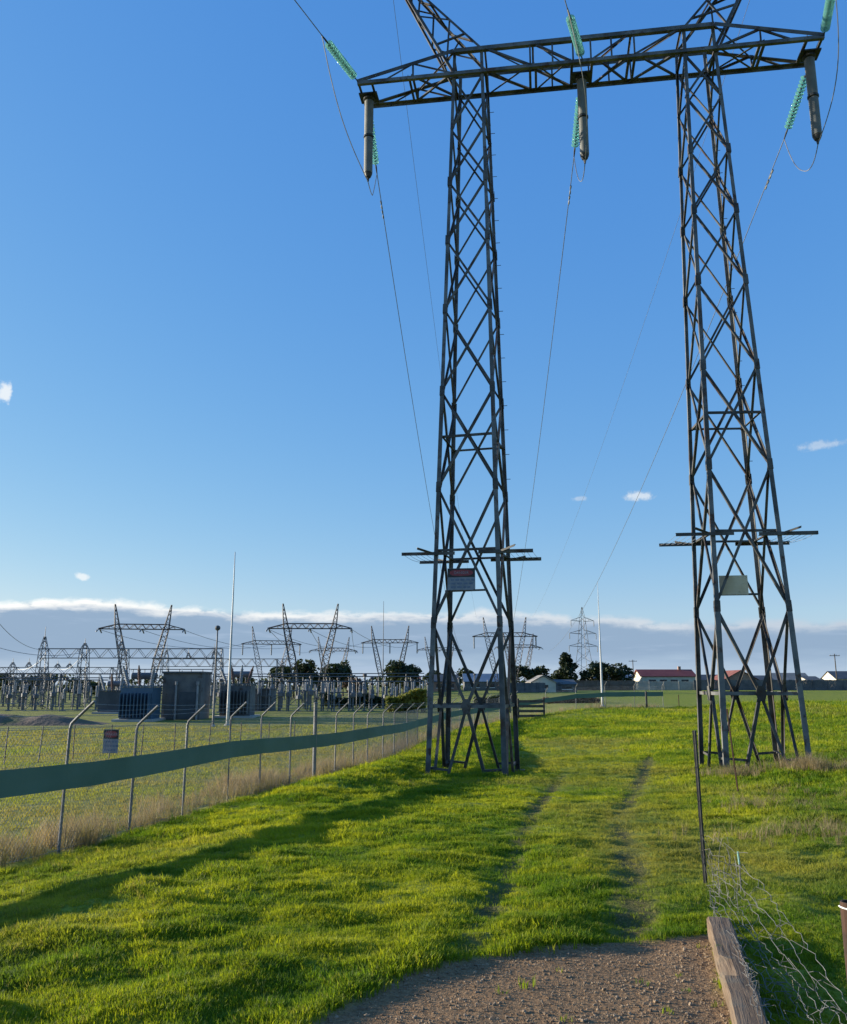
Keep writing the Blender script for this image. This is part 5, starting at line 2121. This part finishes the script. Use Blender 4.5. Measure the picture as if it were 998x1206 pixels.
def hedge(px0, px1, D, top, mat, label, leaf=0.2, n=2600):
    rgt = random.Random(px0)
    a, b = at(px0, D), at(px1, D)
    q = (a + b) / 2
    q.z = gz(q.x, q.y)
    w = (b - a).length
    h = z_at(top, D) - q.z
    root = empty('hedge', q)
    tag(root, label, 'hedge')
    cr = MB()
    for k in range(n):
        x = rgt.uniform(-w / 2, w / 2)
        z = h * math.sqrt(rgt.random()) * (0.85 + 0.2 * math.sin(x * 1.3))
        p = Vector((x, rgt.uniform(-0.9, 0.9), z))
        u = Vector((rgt.gauss(0, 1), rgt.gauss(0, 1), rgt.gauss(0, 1))).normalized()
        v = u.cross(Vector((rgt.gauss(0, 1), rgt.gauss(0, 1), rgt.gauss(0, 1)))).normalized()
        s = leaf * rgt.uniform(0.6, 1.3)
        cr.add([p - u * s, p + v * s * 0.6, p + u * s, p - v * s * 0.6], [(0, 1, 2, 3)])
    cr.build('foliage', MATS[mat], root)
    st = MB()
    for k in range(12):
        x = -w / 2 + w * (k + 0.5) / 12
        st.tube([(x, 0, -0.2), (x + 0.1, 0, h * 0.7)], 0.05, 5)
    st.build('stems', MATS['tree_bark'], root)


hedge(455, 502, 84, 813, 'golden_leaf', 'low golden green hedge in front of the single round tree')
hedge(378, 456, 100, 817, 'eucalypt_leaf', 'low dark clipped hedge beside the golden hedge')
hedge(560, 608, 92, 818, 'eucalypt_leaf', 'low dark hedge behind the fence seen through the tower column')
hedge(640, 705, 88, 822, 'reddish_leaf', 'low brown hedge behind the green strip beside the timber hurdle')

# brown earth bank in the yard
eb = at(55, 63)
mbk = MB()
vs, fs = [], []
NX, NY = 60, 10
for j in range(NY + 1):
    for i in range(NX + 1):
        u, v = i / NX, j / NY
        x = -16 + 21 * u
        y = -2.0 + 4.0 * v
        hgt = 0.95 * math.sin(math.pi * v) * (min(1, (1 - u) * 4)) * (0.8 + 0.5 * float(vnoise(np.array([x * 0.8]), np.array([y]), 95)[0]))
        vs.append((x, y, hgt - 0.08 + gz(eb.x + x, eb.y + y) - eb.z))
for j in range(NY):
    for i in range(NX):
        k = j * (NX + 1) + i
        fs.append((k, k + 1, k + NX + 2, k + NX + 1))
mbk.add(vs, fs)
bank = mbk.build('earth_bank', MATS['soil_bank'], None, True)
bank.location = eb
tag(bank, 'long low bank of brown earth in the substation yard', 'earth bank', kind='structure')


def far_wood(px0, px1, D, top, seed, label):
    """the dark mass of shrubs and treetops behind the yard, too far to tell apart"""
    rgt = random.Random(seed)
    a, b = at(px0, D), at(px1, D)
    cr = MB()
    n = int((b.x - a.x) * 26)
    for k in range(n):
        x = rgt.uniform(a.x, b.x)
        y = D + rgt.uniform(-4, 4)
        zg = float(base_z(x, y))
        h = (z_at(top, D) - zg) * (0.62 + 0.75 * (float(vnoise(np.array([x / 5.0]), np.array([seed * 3.3]), 5)[0]) + 0.5) * 0.75)
        p = Vector((x, y, zg + h * math.sqrt(rgt.random())))
        u = Vector((rgt.gauss(0, 1), rgt.gauss(0, 1), rgt.gauss(0, 1))).normalized()
        v = u.cross(Vector((rgt.gauss(0, 1), rgt.gauss(0, 1), rgt.gauss(0, 1)))).normalized()
        q = 0.5 * rgt.uniform(0.6, 1.3)
        cr.add([p - u * q, p + v * q * 0.6, p + u * q, p - v * q * 0.6], [(0, 1, 2, 3)])
    o = cr.build('far_shrubs', MATS['eucalypt_leaf'])
    tag(o, label, 'shrubs', kind='stuff')


far_wood(-80, 500, 205, 797, 1, 'dark line of far shrubs and treetops behind the substation')
far_wood(500, 760, 240, 800, 2, 'dark line of far shrubs behind the sheds')
far_wood(760, 1080, 260, 800, 3, 'dark line of far shrubs behind the houses by the paddock')


# ------------------------------------------------------------------ busbars and strung leads of the switchyard
for D, x0, x1, h, place in ((88, 305, 500, 2.95, 'over the front row of the switchyard by the golden hedge'), (97, 250, 505, 3.5, 'over the second row behind the white mast'),
                            (104, -20, 150, 3.4, 'under the long gantry'), (113, 240, 500, 3.9, 'over the third row before the domed trees'),
                            (125, -20, 150, 4.1, 'behind the long gantry'), (91, 5, 125, 3.1, 'near the brown earth bank'), (118, 150, 260, 4.6, 'behind the switch house')):
    a, b = at(x0, D), at(x1, D)
    a, b = a + UP * h, b + UP * h
    n = 24
    bb = MB().tube([(a.lerp(b, k / n) - a) for k in range(n + 1)], 0.06, 5).build('busbar', MATS['far_steel'])
    bb.location = a
    tag(bb, 'long horizontal tube busbar ' + place, 'busbar')
    for k in range(1, n, 3):
        q = a.lerp(b, k / n) - a
        MB().tube([q - UP * h - UP * 0.1, q], 0.05, 5).build('support', MATS['far_steel'], bb)
for i, (xa, ya, Da, xb, yb, Db, place) in enumerate(((55, 770, 105, 20, 788, 120, 'from the long gantry to the lower gantry'), (98, 770, 105, 70, 788, 120, 'between gantry columns above the earth bank'),
                                                   (147, 770, 105, 165, 795, 72, 'down to the blue transformer tank'), (215, 770, 105, 215, 790, 72, 'down to the switch house roof'),
                                                   (240, 772, 105, 275, 797, 76, 'down to the transformer by the white mast'), (300, 780, 135, 335, 800, 98, 'from the pale gantry to the second row'),
                                                   (0, 735, 90, 52, 765, 105, 'reaching the long gantry from beyond the earth bank'), (-10, 760, 90, 100, 768, 105, 'drooping toward the long gantry'))):
    A = at(xa, Da, z_at(ya, Da))
    B = at(xb, Db, z_at(yb, Db))
    wire('strung_lead', wire_pts(A, B, 0.7, 16), 0.03, 'thin strung lead ' + place, sides=3)
